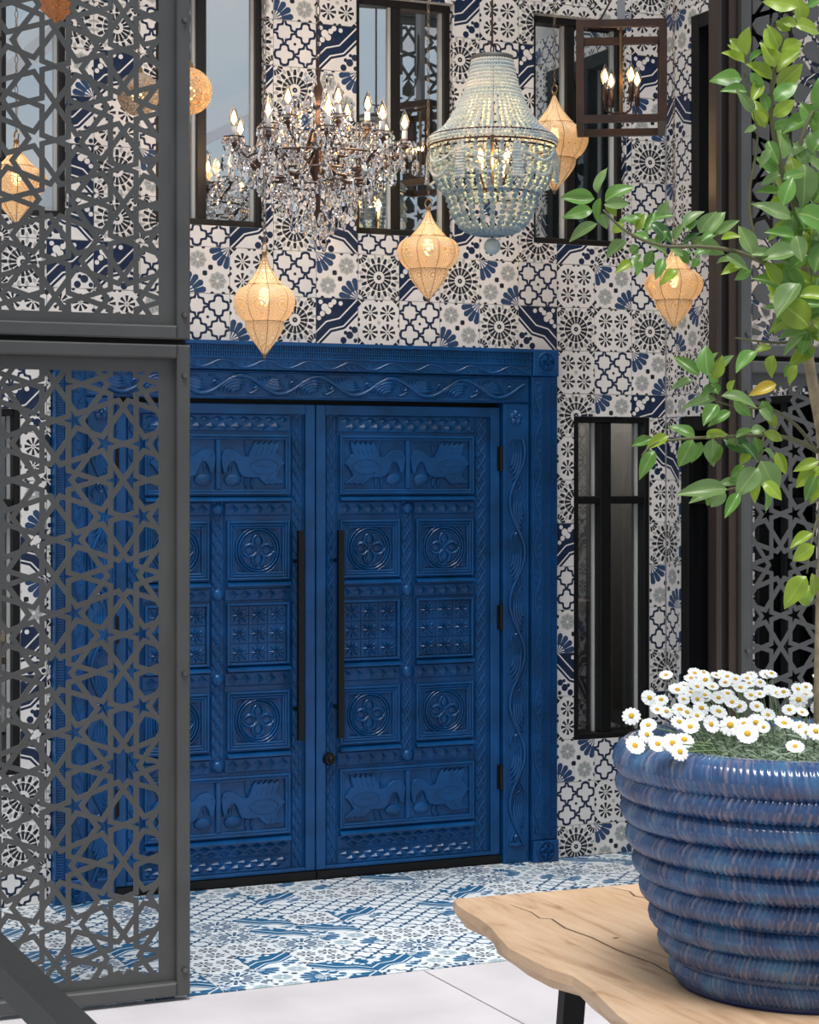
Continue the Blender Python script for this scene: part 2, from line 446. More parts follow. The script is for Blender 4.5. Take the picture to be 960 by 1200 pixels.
pick_strip = lambda k, j: STR.get(j, ('L', False)) if k == 0 else ('G', False)
lay_tiles(wall_back, (1.848, 1.94), LZ, 0, 2.554, pick_strip, [], xjoints=[(0, 1.848, 1.848+TP)])
# tiled reveals on the right-hand jamb of each upper window
for a, b in UPW:
    j = 2
    for j in range(2, 8):
        z0 = max(UZ[0], 2.554+j*TZ); z1 = min(UZ[1], 2.554+(j+1)*TZ)
        d, fl = RT[(int(b*10), j)]
        me = tile_mesh(d, 'wall', .055, z1-z0-GJ, (.0, (z0-2.554-j*TZ)/TZ, .25, (z1-2.554-j*TZ)/TZ), fl, th=.006)
        inst('tile', me, wall_back, mat=Matrix.Translation((b-.006, .063, z0))@Matrix.Rotation(radians(-90), 4, 'Z'))

# the side wall, at a right angle, running from the corner towards the street
RW = 1.94
SUP = (.236, UZ[0], 1.12, UZ[1]); SLO = (.14, LZ[0], .59, LZ[1]); SLO2 = (.80, .30, 1.30, 2.30)
sh = [SUP, SLO, SLO2]
wall_right = wall_solid('wall_right', (.0, 0, 1.72, 4.9), sh, .16, M_GROUT)
wall_right.location = (RW, 0, 0); wall_right.rotation_euler = (0, 0, -pi/2)
SR = {0: 'LGSD', 1: 'FLLS', 2: 'DSGF', -1: 'FSLG', -2: 'GGSL', 3: 'GFSL', 4: 'SLDF', 5: 'DDSG', 6: 'LLFS', 7: 'GGLF', 8: 'FFSD'}
def pick_side(k, j): return (SR[j][k], (k+j) % 2 == 0) if j in SR and 0 <= k < 4 else RT[(k, j)]
lay_tiles(wall_right, (0.009, 1.72), (0, 4.44), .099-TP, 2.554, pick_side, sh+[(0, LZ[0], .14, LZ[1])])
lay_tiles(wall_right, (.009, .14), LZ, 0, 2.554, pick_strip, [], xjoints=[(0, -.092, .1252), (1, .1252, .1252+TP)])

# floor of printed tiles between the wall and the screens
FY0, FY1 = -1.79, .0
floor = MB().box(-3.2, 2.6, FY0, .0, -.10, -.008).build('floor', M_GROUT); tag(floor, kind='structure')
rf = random.Random(5)
b_ = []
k0 = -8
for j in range(0, 9):
    for k in range(-8, 11):
        x0 = -.4324+k*TP; y1 = -j*TP; y0 = max(FY0, y1-TP); x1 = min(x0+TP, 1.94)
        if x1-x0 < .02 or y1-y0 < .02: continue
        d = rf.choice('SLFGDLGD'); fl = rf.random() < .5
        me = tile_mesh(d, 'floor', x1-x0-GJ, y1-y0-GJ, (0, 1-(y1-y0)/TP, (x1-x0)/TP, 1), fl)
        inst('tile', me, floor, mat=Matrix.Translation((x0+GJ/2, y0+GJ/2, 0))@Matrix.Rotation(radians(-90), 4, 'X'))
MB().box(-2.8, -2.17, FY0, 0, -.009, -.002).build('tile_border', M_GROUT, floor)
pave = MB().box(-14, 14, -26, FY0-.004, -.20, -.03).build('floor_paving', mat('mortar', (.10, .10, .10), .9)); tag(pave, kind='structure')
SL = 1.45
for i in range(-6, 7):
    for j in range(0, 8):
        x0 = -.269+i*SL; y1 = FY0-.012-j*SL
        MB().cbox(0, SL-.008, 0, .03, 0, SL-.008, .002).build('paving_slab', M_PAVE, pave)
        o = pave.children[-1] if False else bpy.context.scene.collection.objects[-1]
        o.matrix_basis = Matrix.Translation((x0+.004, y1-SL+.004, 0))@Matrix.Rotation(radians(-90), 4, 'X')

# ------------------------------------------------------------------ windows
def window(n, root_loc, rz, x0, x1, z0, z1, glass, mull, trans, frame=M_BRONZE, fw=.035, mw=.048, bead=True, ajar=0, yf=.045):
    r = empty('window_%d' % n, root_loc, rz); tag(r, kind='structure')
    yb = .135
    for a, b, c, d in ((x0, x0+fw, z0, z1), (x1-fw, x1, z0, z1)):
        MB().cbox(a, b, yf, yb, c, d, .004).build('frame_stile', frame, r)
    for c, d in ((z0, z0+fw), (z1-fw, z1)):
        MB().cbox(x0+fw, x1-fw, yf, yb, c, d, .004).build('frame_rail', frame, r)
    xs = [x0+fw]+[q for m_ in mull for q in (m_-mw/2, m_+mw/2)]+[x1-fw]
    zs = [z0+fw]+[q for m_ in trans for q in (m_-.02, m_+.02)]+[z1-fw]
    for m_ in mull: MB().cbox(m_-mw/2, m_+mw/2, yf+.006, yb-.006, z0+fw, z1-fw, .004).build('mullion', frame, r)
    for i in range(0, len(xs), 2):
        for m_ in trans: MB().cbox(xs[i], xs[i+1], yf+.01, yb-.01, m_-.02, m_+.02, .004).build('transom', frame, r)
        for j in range(0, len(zs), 2):
            p = MB().box(xs[i], xs[i+1], .088, .094, zs[j], zs[j+1]).build('pane', glass, r)
            if ajar and i == 0: p.matrix_basis = Matrix.Translation((xs[0], .091, 0))@Matrix.Rotation(radians(-ajar), 4, 'Z')@Matrix.Translation((-xs[0], -.091, 0))
            if bead: MB().box(xs[i+1]-.014, xs[i+1], .074, .0879, zs[j], zs[j+1]).build('glazing_bead', M_BEAD, p)
    return r
nwin = 1
for a, b in UPW:
    window(nwin, (0, 0, 0), 0, a, b, UZ[0], UZ[1], M_GLASS_UP, [a+(b-a)*.44], [], ajar=4.5 if nwin == 3 else 0); nwin += 1
for a, b in LOW:
    window(nwin, (0, 0, 0), 0, a, b, LZ[0], LZ[1], M_GLASS, [a+(b-a)*.43], [1.80], frame=M_BLACK, fw=.03, mw=.062, yf=.006); nwin += 1
window(nwin, (RW, 0, 0), -pi/2, SUP[0], SUP[2], UZ[0], UZ[1], M_GLASS, [.68], [], frame=M_BLACK, fw=.07, yf=.004); nwin += 1
window(nwin, (RW, 0, 0), -pi/2, SLO[0], SLO[2], LZ[0], LZ[1], M_GLASS, [.40], [1.80], frame=M_BLACK, fw=.07, yf=.004); nwin += 1
window(nwin, (RW, 0, 0), -pi/2, SLO2[0], SLO2[2], SLO2[1], SLO2[3], M_GLASS, [1.03], [1.80], frame=M_BLACK, yf=.004); nwin += 1
# rooms behind the glass
def room(name, x0, x1, y0, y1, z0, z1, m):
    t = .05
    for nm, q in (('back', (x0, x1, y1, y1+t, z0, z1)), ('left', (x0-t, x0, y0, y1+t, z0, z1)), ('right', (x1, x1+t, y0, y1+t, z0, z1)), ('floor', (x0-t, x1+t, y0, y1+t, z0-t, z0)), ('ceiling', (x0-t, x1+t, y0, y1+t, z1, z1+t))):
        tag(MB().box(*q).build(('%s_%s' % (nm, name[5:])) if nm in ('floor', 'ceiling') else '%s_%s' % (name, nm), m), kind='structure')
room('wall_upper_room', -2.85, 1.90, .18, 2.6, 2.72, 4.85, M_INT)
room('wall_lower_room', -2.85, 1.90, .18, 2.6, .0, 2.60, M_DARK)
room('wall_side_room', 2.13, 4.2, -1.70, .1, .0, 2.60, M_DARK)
room('wall_side_upper_room', 2.13, 4.2, -1.70, .1, 2.72, 4.85, M_DARK)

# ------------------------------------------------------------------ the carved blue double door
def mir(mb, s):
    if s < 0: mb.xf(lambda p: (-p[0], p[1], p[2]), True)
    return mb
def ppath(f, n=14): return [f(i/n) for i in range(n+1)]
def braid(mb, x0, x1, z0, z1, y0):
    w = x1-x0; xc = (x0+x1)/2; n = max(2, int(round((z1-z0)/.062))); p = (z1-z0)/n
    for i in range(n):
        a = z0+i*p
        for sg in (1, -1):
            mb.ridge([(xc-sg*w*.36, a), (xc-sg*w*.16, a+p*.30), (xc+sg*w*.16, a+p*.70), (xc+sg*w*.36, a+p)], w*.26, .009 if sg > 0 else .0065, y0, taper=False)
        mb.dome(xc, a+p*.5+p*.5*(i % 2)*0, w*.09, w*.09, .006, y0, 6, 2)
    return mb
def diamonds(mb, x0, x1, z0, z1, y0, rows=1, h=.0105):
    n = max(2, int(round((x1-x0)/.062))); p = (x1-x0)/n
    for i in range(n):
        a = x0+i*p
        if rows == 1:
            mb.pyr(a, a+p, z0, z1, y0, h)
            # small triangles in the gaps
        else:
            zm = (z0+z1)/2
            mb.pyr(a, a+p, zm-.002, z1, y0, h); mb.pyr(a+p*.5, min(a+p*1.5, x1), z0, zm+.002, y0, h)
    return mb
BIRD = [(.336,.663),(.42,.663),(.47,.84),(.50,.93),(.545,.985),(.56,.91),(.59,.93),(.625,.99),(.645,.91),(.67,.93),(.71,.99),(.73,.91),(.755,.93),(.795,.99),(.815,.91),(.84,.93),(.90,.985),(.885,.80),(.857,.733),(.907,.683),(.958,.584),(1.0,.525),
        (.94,.465),(.874,.327),(.857,.267),(.93,.17),(.985,.115),(.88,.10),(.83,.115),(.80,.085),(.74,.105),(.70,.08),(.62,.168),(.571,.235),(.42,.228),(.32,.267),(.27,.366),(.235,.505),(.2,.564),(.15,.545),(.11,.446),(.085,.327),(.045,.307),(.017,.446),(.0,.644),(.034,.762),(.10,.82),(.185,.81),(.27,.752)]
def bird(mb, x0, x1, z0, z1, y0, face):
    w, h = x1-x0, z1-z0
    def P(a, b): return (x0+a*w if face < 0 else x1-a*w, z0+b*h)
    out = [P(a, b) for a, b in BIRD]
    A = sum(out[i][0]*out[(i+1) % len(out)][1]-out[(i+1) % len(out)][0]*out[i][1] for i in range(len(out)))
    if A < 0: out = out[::-1]
    top = inset(out, w*.009); n = len(out)
    H_ = .016
    mb.add([(p[0], y0, p[1]) for p in out]+[(p[0], y0-H_*.75, p[1]) for p in out]+[(p[0], y0-H_, p[1]) for p in top],
           [(i, (i+1) % n, n+(i+1) % n, n+i) for i in range(n)]+[(n+i, n+(i+1) % n, 2*n+(i+1) % n, 2*n+i) for i in range(n)]+[tuple(range(2*n, 3*n))])
    yt = y0-H_
    c = [(.66+.22*cos(t), .47+.155*sin(t)) for t in [2*pi*i/20 for i in range(21)]]
    mb.ridge([P(a, b) for a, b in c], w*.016, .003, yt, False)
    mb.ridge([P(.50, .50), P(.62, .47), P(.78, .48)], w*.015, .003, yt)
    for i in range(5): mb.ridge([P(.53+.075*i, .68), P(.555+.075*i, .78), P(.585+.078*i, .90)], w*.014, .003, yt)
    for i in range(4): mb.ridge([P(.66+.05*i, .28), P(.70+.055*i, .20), P(.74+.055*i, .13)], w*.014, .003, yt)
    d = P(.065, .70); mb.dome(d[0], d[1], w*.016, w*.016, .004, yt, 8, 2)
    d = P(.19, .195); mb.dome(d[0], d[1], w*.145, h*.125, .015, y0, 16, 3)
    mb.ridge([P(.06, .20), P(.10, .10), P(.20, .085), P(.32, .12)], w*.03, .008, y0)
    for a in (.14, .185): mb.ridge([P(a, .50), P(a-.01, .42), P(a-.015, .33)], w*.02, .007, y0)
    mb.ridge([P(.40, .66), P(.39, .80), P(.37, .99)], w*.045, .013, y0)
    for a in (.385, .475): mb.ridge([P(a+.06, .30), P(a+.01, .20), P(a, .08), P(a+.01, .0)], w*.05, .012, y0)
    return mb
def quatrefoil(mb, cx, cz, r, y0):
    for k in range(4):
        a = k*pi/2; d = (cos(a), sin(a)); nrm = (-d[1], d[0])
        L = r*.92; wd = r*.36
        for sg in (1, -1):
            mb.ridge([(cx+d[0]*L*t+nrm[0]*sg*wd*sin(pi*min(1, t*1.0))**.8*.9, cz+d[1]*L*t+nrm[1]*sg*wd*sin(pi*min(1, t))**.8*.9) for t in [0.04+.96*i/9 for i in range(10)]], r*.20, .017, y0)
        mb.dome(cx+d[0]*L*.55, cz+d[1]*L*.55, wd*.62 if k % 2 else L*.28, L*.28 if k % 2 else wd*.62, .006, y0, 10, 3)
    mb.dome(cx, cz, r*.12, r*.12, .009, y0, 8, 2)
    return mb

def door_leaf(n, s):
    r = empty('door_%d' % n); tag(r, kind='structure')
    B = lambda name, mb, par=r, m=M_BLUE, sm=False: mir(mb, s).build(name, m, par, sm)
    YP = .021
    B('leaf_slab', MB().box(.003, .983, YP, .055, .045, 2.262))
    B('stile', MB().cbox(.003, .052, 0, YP, .045, 2.262, .003)); B('stile', MB().cbox(.932, .983, 0, YP, .045, 2.262, .003))
    B('rail', MB().cbox(.052, .932, 0, YP, 2.214, 2.262, .003)); B('rail', MB().cbox(.052, .932, 0, YP, .045, .062, .003))
    for x0, x1 in ((.056, .120), (.850, .927)):
        m = MB()
        for xx in (x0, x0+.007, x1-.007, x1): m.ridge([(xx, .066), (xx, 2.208)], .005, .006, YP, False)
        braid(m, x0+.010, x1-.010, .07, 2.205, YP); B('braid_strip', m)
    m = MB()
    for xx in (.449, .456, .515, .522): m.ridge([(xx, .535), (xx, 1.80)], .005, .006, YP, False)
    braid(m, .458, .513, .535, 1.80, YP); B('braid_strip', m)
    XL, XR, XM0, XM1 = .127, .843, .444, .528
    def strip(x0, x1, z0, z1, rows=1):
        m = MB(); m.ridge([(x0, z0), (x1, z0)], .005, .006, YP, False); m.ridge([(x0, z1), (x1, z1)], .005, .006, YP, False)
        diamonds(m, x0+.003, x1-.003, z0+.004, z1-.004, YP, rows); B('diamond_strip', m)
    strip(XL, XR, 2.136, 2.210, 2)
    for z0, z1 in ((1.738, 1.796), (.532, .594)): strip(XL, .445, z0, z1); strip(.527, XR, z0, z1)
    for z0, z1 in ((1.338, 1.392), (.938, .998)): strip(XL, XM0, z0, z1); strip(XM1, XR, z0, z1)
    strip(XL, XR, .135, .198, 2); strip(XL, XR, .068, .126, 2)
    def ledge(x0, x1, z): B('ledge', MB().add([(x0, YP, z-.016), (x1, YP, z-.016), (x1, -.012, z-.010), (x0, -.012, z-.010), (x1, -.011, z-.003), (x0, -.011, z-.003), (x1, YP, z+.015), (x0, YP, z+.015)], [(0, 1, 2, 3), (3, 2, 4, 5), (5, 4, 6, 7), (0, 3, 5, 7), (1, 6, 4, 2)]))
    for z in (1.816, .212): ledge(XL, XR, z)
    for z in (1.416, 1.018, .614): ledge(XL, XM0, z); ledge(XM1, XR, z)
    for z0, z1 in ((1.835, 2.118), (.232, .516)):
        p = MB()
        for t, hh in ((0, .0), (.012, .004)):
            x0, x1, a, b = XL+t, XR-t, z0+t, z1-t
            p.cbox(x0, x0+.012, hh, YP, a, b, .003).cbox(x1-.012, x1, hh, YP, a, b, .003).cbox(x0+.012, x1-.012, hh, YP, b-.012, b, .003).cbox(x0+.012, x1-.012, hh, YP, a, a+.012, .003)
        p.cbox(.474, .497, .002, YP, z0+.024, z1-.024, .004)
        pf = B('panel_frame', p)
        B('bird_carving', bird(MB(), .150, .473, z0+.026, z1-.026, YP, 1), pf)
        B('bird_carving', bird(MB(), .498, .820, z0+.026, z1-.026, YP, -1), pf)
    for z0, z1 in ((1.434, 1.712), (.634, .910)):
        for x0, x1 in ((XL+.002, XM0-.002), (XM1+.002, XR-.002)):
            p = MB()
            for t, hh in ((0, .0), (.013, .003), (.025, .006)):
                a, b, c, d = x0+t, x1-t, z0+t, z1-t
                p.cbox(a, a+.012, hh, YP, c, d, .004).cbox(b-.012, b, hh, YP, c, d, .004).cbox(a+.012, b-.012, hh, YP, d-.012, d, .004).cbox(a+.012, b-.012, hh, YP, c, c+.012, .004)
            pf = B('panel_frame', p)
            cx, cz = (x0+x1)/2, (z0+z1)/2; q = MB()
            for rr, hh in ((.112, .013), (.098, .015), (.086, .010)): q.ring(cx, cz, rr, .012, hh, YP, 36)
            quatrefoil(q, cx, cz, .088, YP)
            for k in range(4):
                sx_, sz_ = (1, 1, -1, -1)[k], (1, -1, 1, -1)[k]
                q.ridge([(cx+sx_*.108, cz+sz_*.062), (cx+sx_*.098, cz+sz_*.088), (cx+sx_*.066, cz+sz_*.100)], .012, .006, YP)
            B('medallion', q, pf)
    for x0, x1 in ((XL+.002, XM0-.002), (XM1+.002, XR-.002)):
        z0, z1 = 1.034, 1.326; p = MB(); t = 0
        p.cbox(x0, x0+.014, 0, YP, z0, z1, .004).cbox(x1-.014, x1, 0, YP, z0, z1, .004).cbox(x0+.014, x1-.014, 0, YP, z1-.012, z1, .004).cbox(x0+.014, x1-.014, 0, YP, z0, z0+.012, .004)
        pf = B('panel_frame', p)
        cw, ch = (x1-x0-.032)/3, (z1-z0-.028)/3
        for i in range(3):
            for j in range(3):
                a = x0+.016+i*cw; c = z0+.014+j*ch; cx, cz = a+cw/2, c+ch/2; m = MB()
                m.cbox(a+.001, a+cw-.001, YP-.004, YP, c+.001, c+ch-.001, .002)
                yy = YP-.004
                for k in range(8):
                    an = k*pi/4+pi/8*0; L = (cw*.46 if k % 2 == 0 else cw*.52); d_ = (cos(an), sin(an)*ch/cw)
                    m.ridge([(cx+d_[0]*L*.08, cz+d_[1]*L*.08), (cx+d_[0]*L*.5, cz+d_[1]*L*.5), (cx+d_[0]*L*.95, cz+d_[1]*L*.95)], lambda t_: cw*.05+cw*.17*t_, .015, yy)
                B('star_block', m, pf)
    for z in (1.767, 1.366, .970, .563): B('stud', MB().dome(.485, z, .031, .031, .026, YP, 18, 5), sm=True)
    # ironmongery
    h = MB().box(.088, .116, -.075, -.047, .677, 1.665); hd = B('handle', h, m=M_BLACK)
    for z in (.82, 1.52): B('handle_mount', MB().tube([(.102, -.047, z), (.102, .006, z)], .011, 10), hd, M_BLACK)
    if s > 0: B('lock', MB().tube([(.066, .0, .573), (.066, -.030, .573)], [.032, .026], 20).dome(.066, .573, .016, .016, .014, -.030, 12, 3), m=M_BLACK, sm=False)
    for z in (2.008, 1.222, .430): B('hinge', MB().tube([(.986, -.012, z-.062), (.986, -.012, z+.062)], .011, 10).box(.966, .986, -.004, .0, z-.06, z+.06), m=M_BLACK)
    B('door_sweep', MB().box(.003, .983, -.014, .05, .012, .043).box(.003, .983, -.005, .05, .002, .012), m=M_BLACK)
    return r
door_leaf(1, -1); door_leaf(2, 1)
th = MB().box(-.985, .985, .0, .12, -.008, .004).build('trim_threshold', M_BLACK); tag(th, kind='structure')

# carved frame round the doors
trim = empty('trim_1'); tag(trim, kind='structure')
MB().box(-1.2, 1.2, .0605, .10, 2.18, 2.54).box(-1.2, -.94, .0605, .10, 0, 2.18).box(.94, 1.2, .0605, .10, 0, 2.18).build('door_stop', M_BLACK, trim)
def scroll(mb, L, Wd, put, P, y0, ww=.020, ph=0.0):
    """vine scroll over a length L (s) and width Wd (t, centred); put(s,t) -> (x,z)"""
    A = Wd*.40; n = int(L/P*28)
    def wave(s): return A*cos(2*pi*s/P+ph)
    mb.ridge([put(L*i/n, wave(L*i/n)) for i in range(n+1)], ww, .015, y0, False)
    k = -1
    while k*P/2 < L+P:
        sc_ = k*P/2-ph*P/(2*pi); k += 1
        if sc_ < -P*.1 or sc_ > L+P*.1: continue
        up = 1 if cos(2*pi*sc_/P+ph) > 0 else -1
        def PT(ds, t): return put(min(max(sc_+ds, .004), L-.004), max(-Wd*.47, min(Wd*.47, up*t)))
        # fan of crescents under each crest, opening away from it
        for q, rr in enumerate((.92, .74, .56, .38)):
            R = rr*P*.27
            pts = [PT(-.04*P+R*cos(a)*1.0, -Wd*.46+R*sin(a)*Wd/(P*.27)*.70) for a in [radians(172-i*14) for i in range(9)]]
            mb.ridge(pts, lambda t: ww*(.4+.9*sin(pi*t)), .015-.001*q, y0)
        # curl
        pts = [PT(.17*P+(.030-.0035*i)*P*2.0*cos(i*.75+2.2), -Wd*.02+(.030-.0035*i)*Wd*7.*sin(i*.75+2.2)) for i in range(8)]
        mb.ridge(pts, ww*.6, .012, y0)
        mb.dome(*PT(.17*P, -Wd*.02), ww*.42, ww*.42, .010, y0, 8, 2)
        pts = [PT(.05*P+.05*P*i, -Wd*.30-Wd*.10*sin(i*1.4)) for i in range(5)]
        mb.ridge(pts, ww*.5, .009, y0)
    return mb
def smallvine(mb, L, Wd, put, P, y0):
    A = Wd*.34; n = int(L/P*16)
    mb.ridge([put(L*i/n, A*cos(2*pi*L*i/n/P)) for i in range(n+1)], .0085, .008, y0, False)
    k = 0
    while k*P/2 < L:
        up = 1 if k % 2 == 0 else -1; sc_ = k*P/2
        for ds in (-.16, 0, .16):
            s0 = min(max(sc_+ds*P, .01), L-.01)
            mb.ridge([put(s0, up*A*.2), put(s0+.02*P, -up*A*.5), put(s0+.10*P if s0+.1*P < L else s0, -up*A*1.0)], .010, .007, y0)
        k += 1
    return mb
HZ = lambda x0, z0: (lambda s, t: (x0+s, z0+t))
VT = lambda x0, z0, sg=1: (lambda s, t: (x0+sg*t, z0+s))
# lintel
lb = MB().cbox(-1.134, 1.134, -.028, .06, 2.284, 2.418, .005).build('lintel_board', M_BLUE, trim)
m = MB(); m.ridge([(-1.12, 2.297), (1.12, 2.297)], .008, .007, -.028, False); m.ridge([(-1.12, 2.405), (1.12, 2.405)], .008, .007, -.028, False)
scroll(m, 2.2, .105, HZ(-1.10, 2.351), .385, -.028, ww=.021, ph=.9); m.build('scroll_carving', M_BLUE, lb)
ol = MB().cbox(-1.137, 1.137, -.052, .06, 2.420, 2.552, .004).box(-1.137, 1.137, -.066, -.052, 2.535, 2.552).build('cornice_board', M_BLUE, trim)
m = MB(); smallvine(m, 2.26, .050, HZ(-1.13, 2.447), .215, -.052)
m.ridge([(-1.137, 2.475), (1.137, 2.475)], .008, .009, -.052, False); m.ridge([(-1.137, 2.505), (1.137, 2.505)], .008, .009, -.052, False)
m.build('vine_carving', M_BLUE, ol)
m = MB()
for i in range(188): x = -1.13+i*.0120; m.box(x, x+.0065, -.058, -.051, 2.481, 2.499).box(x, x+.0065, -.060, -.051, 2.511, 2.530)
m.build('dentil_row', M_BLUE, ol)
for s in (-1, 1):
    B = lambda name, mb, par=trim: mir(mb, s).build(name, M_BLUE, par)
    jb = B('jamb_board', MB().cbox(.990, 1.134, -.028, .06, 0, 2.283, .005))
    m = MB(); m.ridge([(1.003, .05), (1.003, 2.26)], .008, .007, -.028, False); m.ridge([(1.122, .05), (1.122, 2.26)], .008, .007, -.028, False)
    scroll(m, 2.02, .105, VT(1.0625, .09), .50, -.028, ww=.019, ph=.6); B('scroll_carving', m, jb)
    f = MB()
    for k in range(5): a = 2*pi*k/5+pi/2; f.dome(1.058+.021*cos(a), 2.212+.021*sin(a), .017, .017, .012, -.028, 10, 3)
    f.dome(1.058, 2.212, .010, .010, .017, -.028, 8, 2); B('flower_carving', f, jb)
    oj = B('outer_jamb', MB().cbox(1.137, 1.278, -.052, .06, .108, 2.418, .004))
    m = MB(); smallvine(m, 2.26, .050, VT(1.166, .13), .26, -.052)
    for xx in (1.141, 1.192, 1.232, 1.272): m.ridge([(xx, .115), (xx, 2.41)], .006, .007, -.052, False)
    B('vine_carving', m, oj)
    m = MB()
    for i in range(190): z = .12+i*.0120; m.box(1.197, 1.227, -.057, -.051, z, z+.0065).box(1.238, 1.268, -.060, -.051, z, z+.0065)
    B('dentil_row', m, oj)
    for z0, z1 in ((2.419, 2.552), (0, .107)):
        zz = (z0+z1)/2; bl = B('corner_block', MB().cbox(1.1375, 1.281, -.066, .06, z0, z1, .005))
        q = MB(); q.ring(1.209, zz, .050, .010, .008, -.066, 28); quatrefoil(q, 1.209, zz, .044, -.066); B('rosette', q, bl)

# ------------------------------------------------------------------ fretwork screens
def clip_half(poly, ax, val, keep_less):
    """clip a simple polygon by a half plane; may return several polygons"""
    ins = [(p[ax] < val) if keep_less else (p[ax] > val) for p in poly]
    if all(ins): return [poly]
    if not any(ins): return []
    n = len(poly); ch = []; st = [i for i in range(n) if not ins[i] and ins[(i+1) % n]]
    for s0 in st:
        c = []; i = s0
        def cut(p, q):
            t = (val-p[ax])/(q[ax]-p[ax]); return (p[0]+t*(q[0]-p[0]), p[1]+t*(q[1]-p[1]))
        c.append(cut(poly[i], poly[(i+1) % n])); i = (i+1) % n
        while ins[i]: c.append(poly[i]); i = (i+1) % n
        c.append(cut(poly[i-1], poly[i])); ch.append(c)
    return ch           # every chain closes along the cut line
def area(p): return abs(sum(p[i][0]*p[(i+1) % len(p)][1]-p[(i+1) % len(p)][0]*p[i][1] for i in range(len(p))))/2
def girih(R):
    """holes of one repeat: a decagon centred at the origin and the bow-tie at its right; lattice (2R sin36*2, 4R cos36) centred"""
    e2 = R*math.tan(pi/10); V = R/cos(pi/10); ro = e2; d5 = e2*sin(pi/10); ri = d5/cos(pi/5); w = e2-d5; r0 = w/sin(pi/5)
    pol = lambda r, a: (r*cos(radians(a)), r*sin(radians(a)))
    H = []
    H.append([q for k in range(10) for q in (pol(r0, 90+36*k), pol(w/cos(pi/5), 108+36*k))])
    for k in range(10):
        c = 90+36*k
        H.append([pol(w/cos(pi/5), c+18), pol(r0, c+36), pol(w/cos(radians(72)), c+18), pol(r0, c)])
        def S(px_, pz_, cc=c):
            a = radians(cc-90); return (px_*cos(a)-pz_*sin(a), px_*sin(a)+pz_*cos(a))
        s1 = R*1.0
        H.append([S(0, r0), S(w, w/math.tan(radians(18))), S(w, R-w*math.tan(radians(18))), S(0, R), S(-w, R-w*math.tan(radians(18))), S(-w, w/math.tan(radians(18)))])
    # five-pointed stars at decagon corners: each shared by two decagons, so take those at 18,54,126,162 (and 0,180 cut ones)
    def star(c, a0): return [(c[0]+(ro if i % 2 == 0 else ri)*cos(radians(a0+36*i)), c[1]+(ro if i % 2 == 0 else ri)*sin(radians(a0+36*i))) for i in range(10)]
    for a in (36, 72, 108, 144):
        H.append(star(pol(V, a), a+180))
    hw = 2*R*sin(pi/5)
    for sg in (1, -1):
        c = (sg*V, 0); f = 180 if sg > 0 else 0
        H.append([(c[0]+q*cos(radians(f+a)), c[1]+q*sin(radians(f+a))) for q, a in ((ro, 0), (ri, 36), (ro, 72), (ri, 180), (ro, -72), (ri, -36))])
    for sg in (1, -1):
        t = math.tan(radians(54)); yb = R*1.0
        top = 2*R*cos(pi/5)-R
        H.append([(hw, 0), (hw+w, sg*w*t), (hw+w, sg*(top-w*math.tan(radians(18)))), (hw, sg*top), (hw-w, sg*(top-w*math.tan(radians(18)))), (hw-w, sg*w*t)])
    return H, (2*hw, 4*R*cos(pi/5))
def fret_plate(name, parent, rect, org, R, hw, y0, th, matl):
    H, (px_, pz_) = girih(R); x0, z0, x1, z1 = rect; polys = []
    H = [inset(h, hw) for h in H]
    i0, i1 = int((x0-org[0])/px_)-2, int((x1-org[0])/px_)+2; j0, j1 = int((z0-org[1])/pz_)-2, int((z1-org[1])/pz_)+2
    m_ = .0
    for i in range(i0, i1+1):
        for j in range(j0, j1+1):
            for ox, oz in ((0, 0), (px_/2, pz_/2)):
                for h in H:
                    q = [(p[0]+org[0]+i*px_+ox, p[1]+org[1]+j*pz_+oz) for p in h]
                    if max(p[0] for p in q) < x0 or min(p[0] for p in q) > x1 or max(p[1] for p in q) < z0 or min(p[1] for p in q) > z1: continue
                    qs = [q]
                    for ax, val, less in ((0, x0, False), (0, x1, True), (1, z0, False), (1, z1, True)):
                        qs = [g for f in qs for g in clip_half(f, ax, val, less)]
                    polys += [g for g in qs if len(g) > 2 and area(g) > 4e-5]
    cu = bpy.data.curves.new(name, 'CURVE'); cu.dimensions = '2D'; cu.fill_mode = 'BOTH'; cu.extrude = th/2
    mg = .045
    def spl(pts):
        s = cu.splines.new('POLY'); s.points.add(len(pts)-1)
        for k, p in enumerate(pts): s.points[k].co = (p[0], p[1], 0, 1)
        s.use_cyclic_u = True
    spl([(x0-mg, z0-mg), (x1+mg, z0-mg), (x1+mg, z1+mg), (x0-mg, z1+mg)])
    for g in polys: spl(g)
    tmp = bpy.data.objects.new('tmp', cu); COL.objects.link(tmp)
    dg = bpy.context.evaluated_depsgraph_get(); me = bpy.data.meshes.new_from_object(tmp.evaluated_get(dg))
    bpy.data.objects.remove(tmp); bpy.data.curves.remove(cu)
    me.name = name; me.materials.clear(); me.materials.append(matl)
    for p in me.polygons: p.use_smooth = False
    return inst(name, me, parent, mat=Matrix.Translation((0, y0, 0))@Matrix.Rotation(radians(90), 4, 'X'))
M_STEEL = mat('dark_steel_bolt', (.16, .16, .165), .3, metal=.9)
SY = -1.83          # plane of the screens
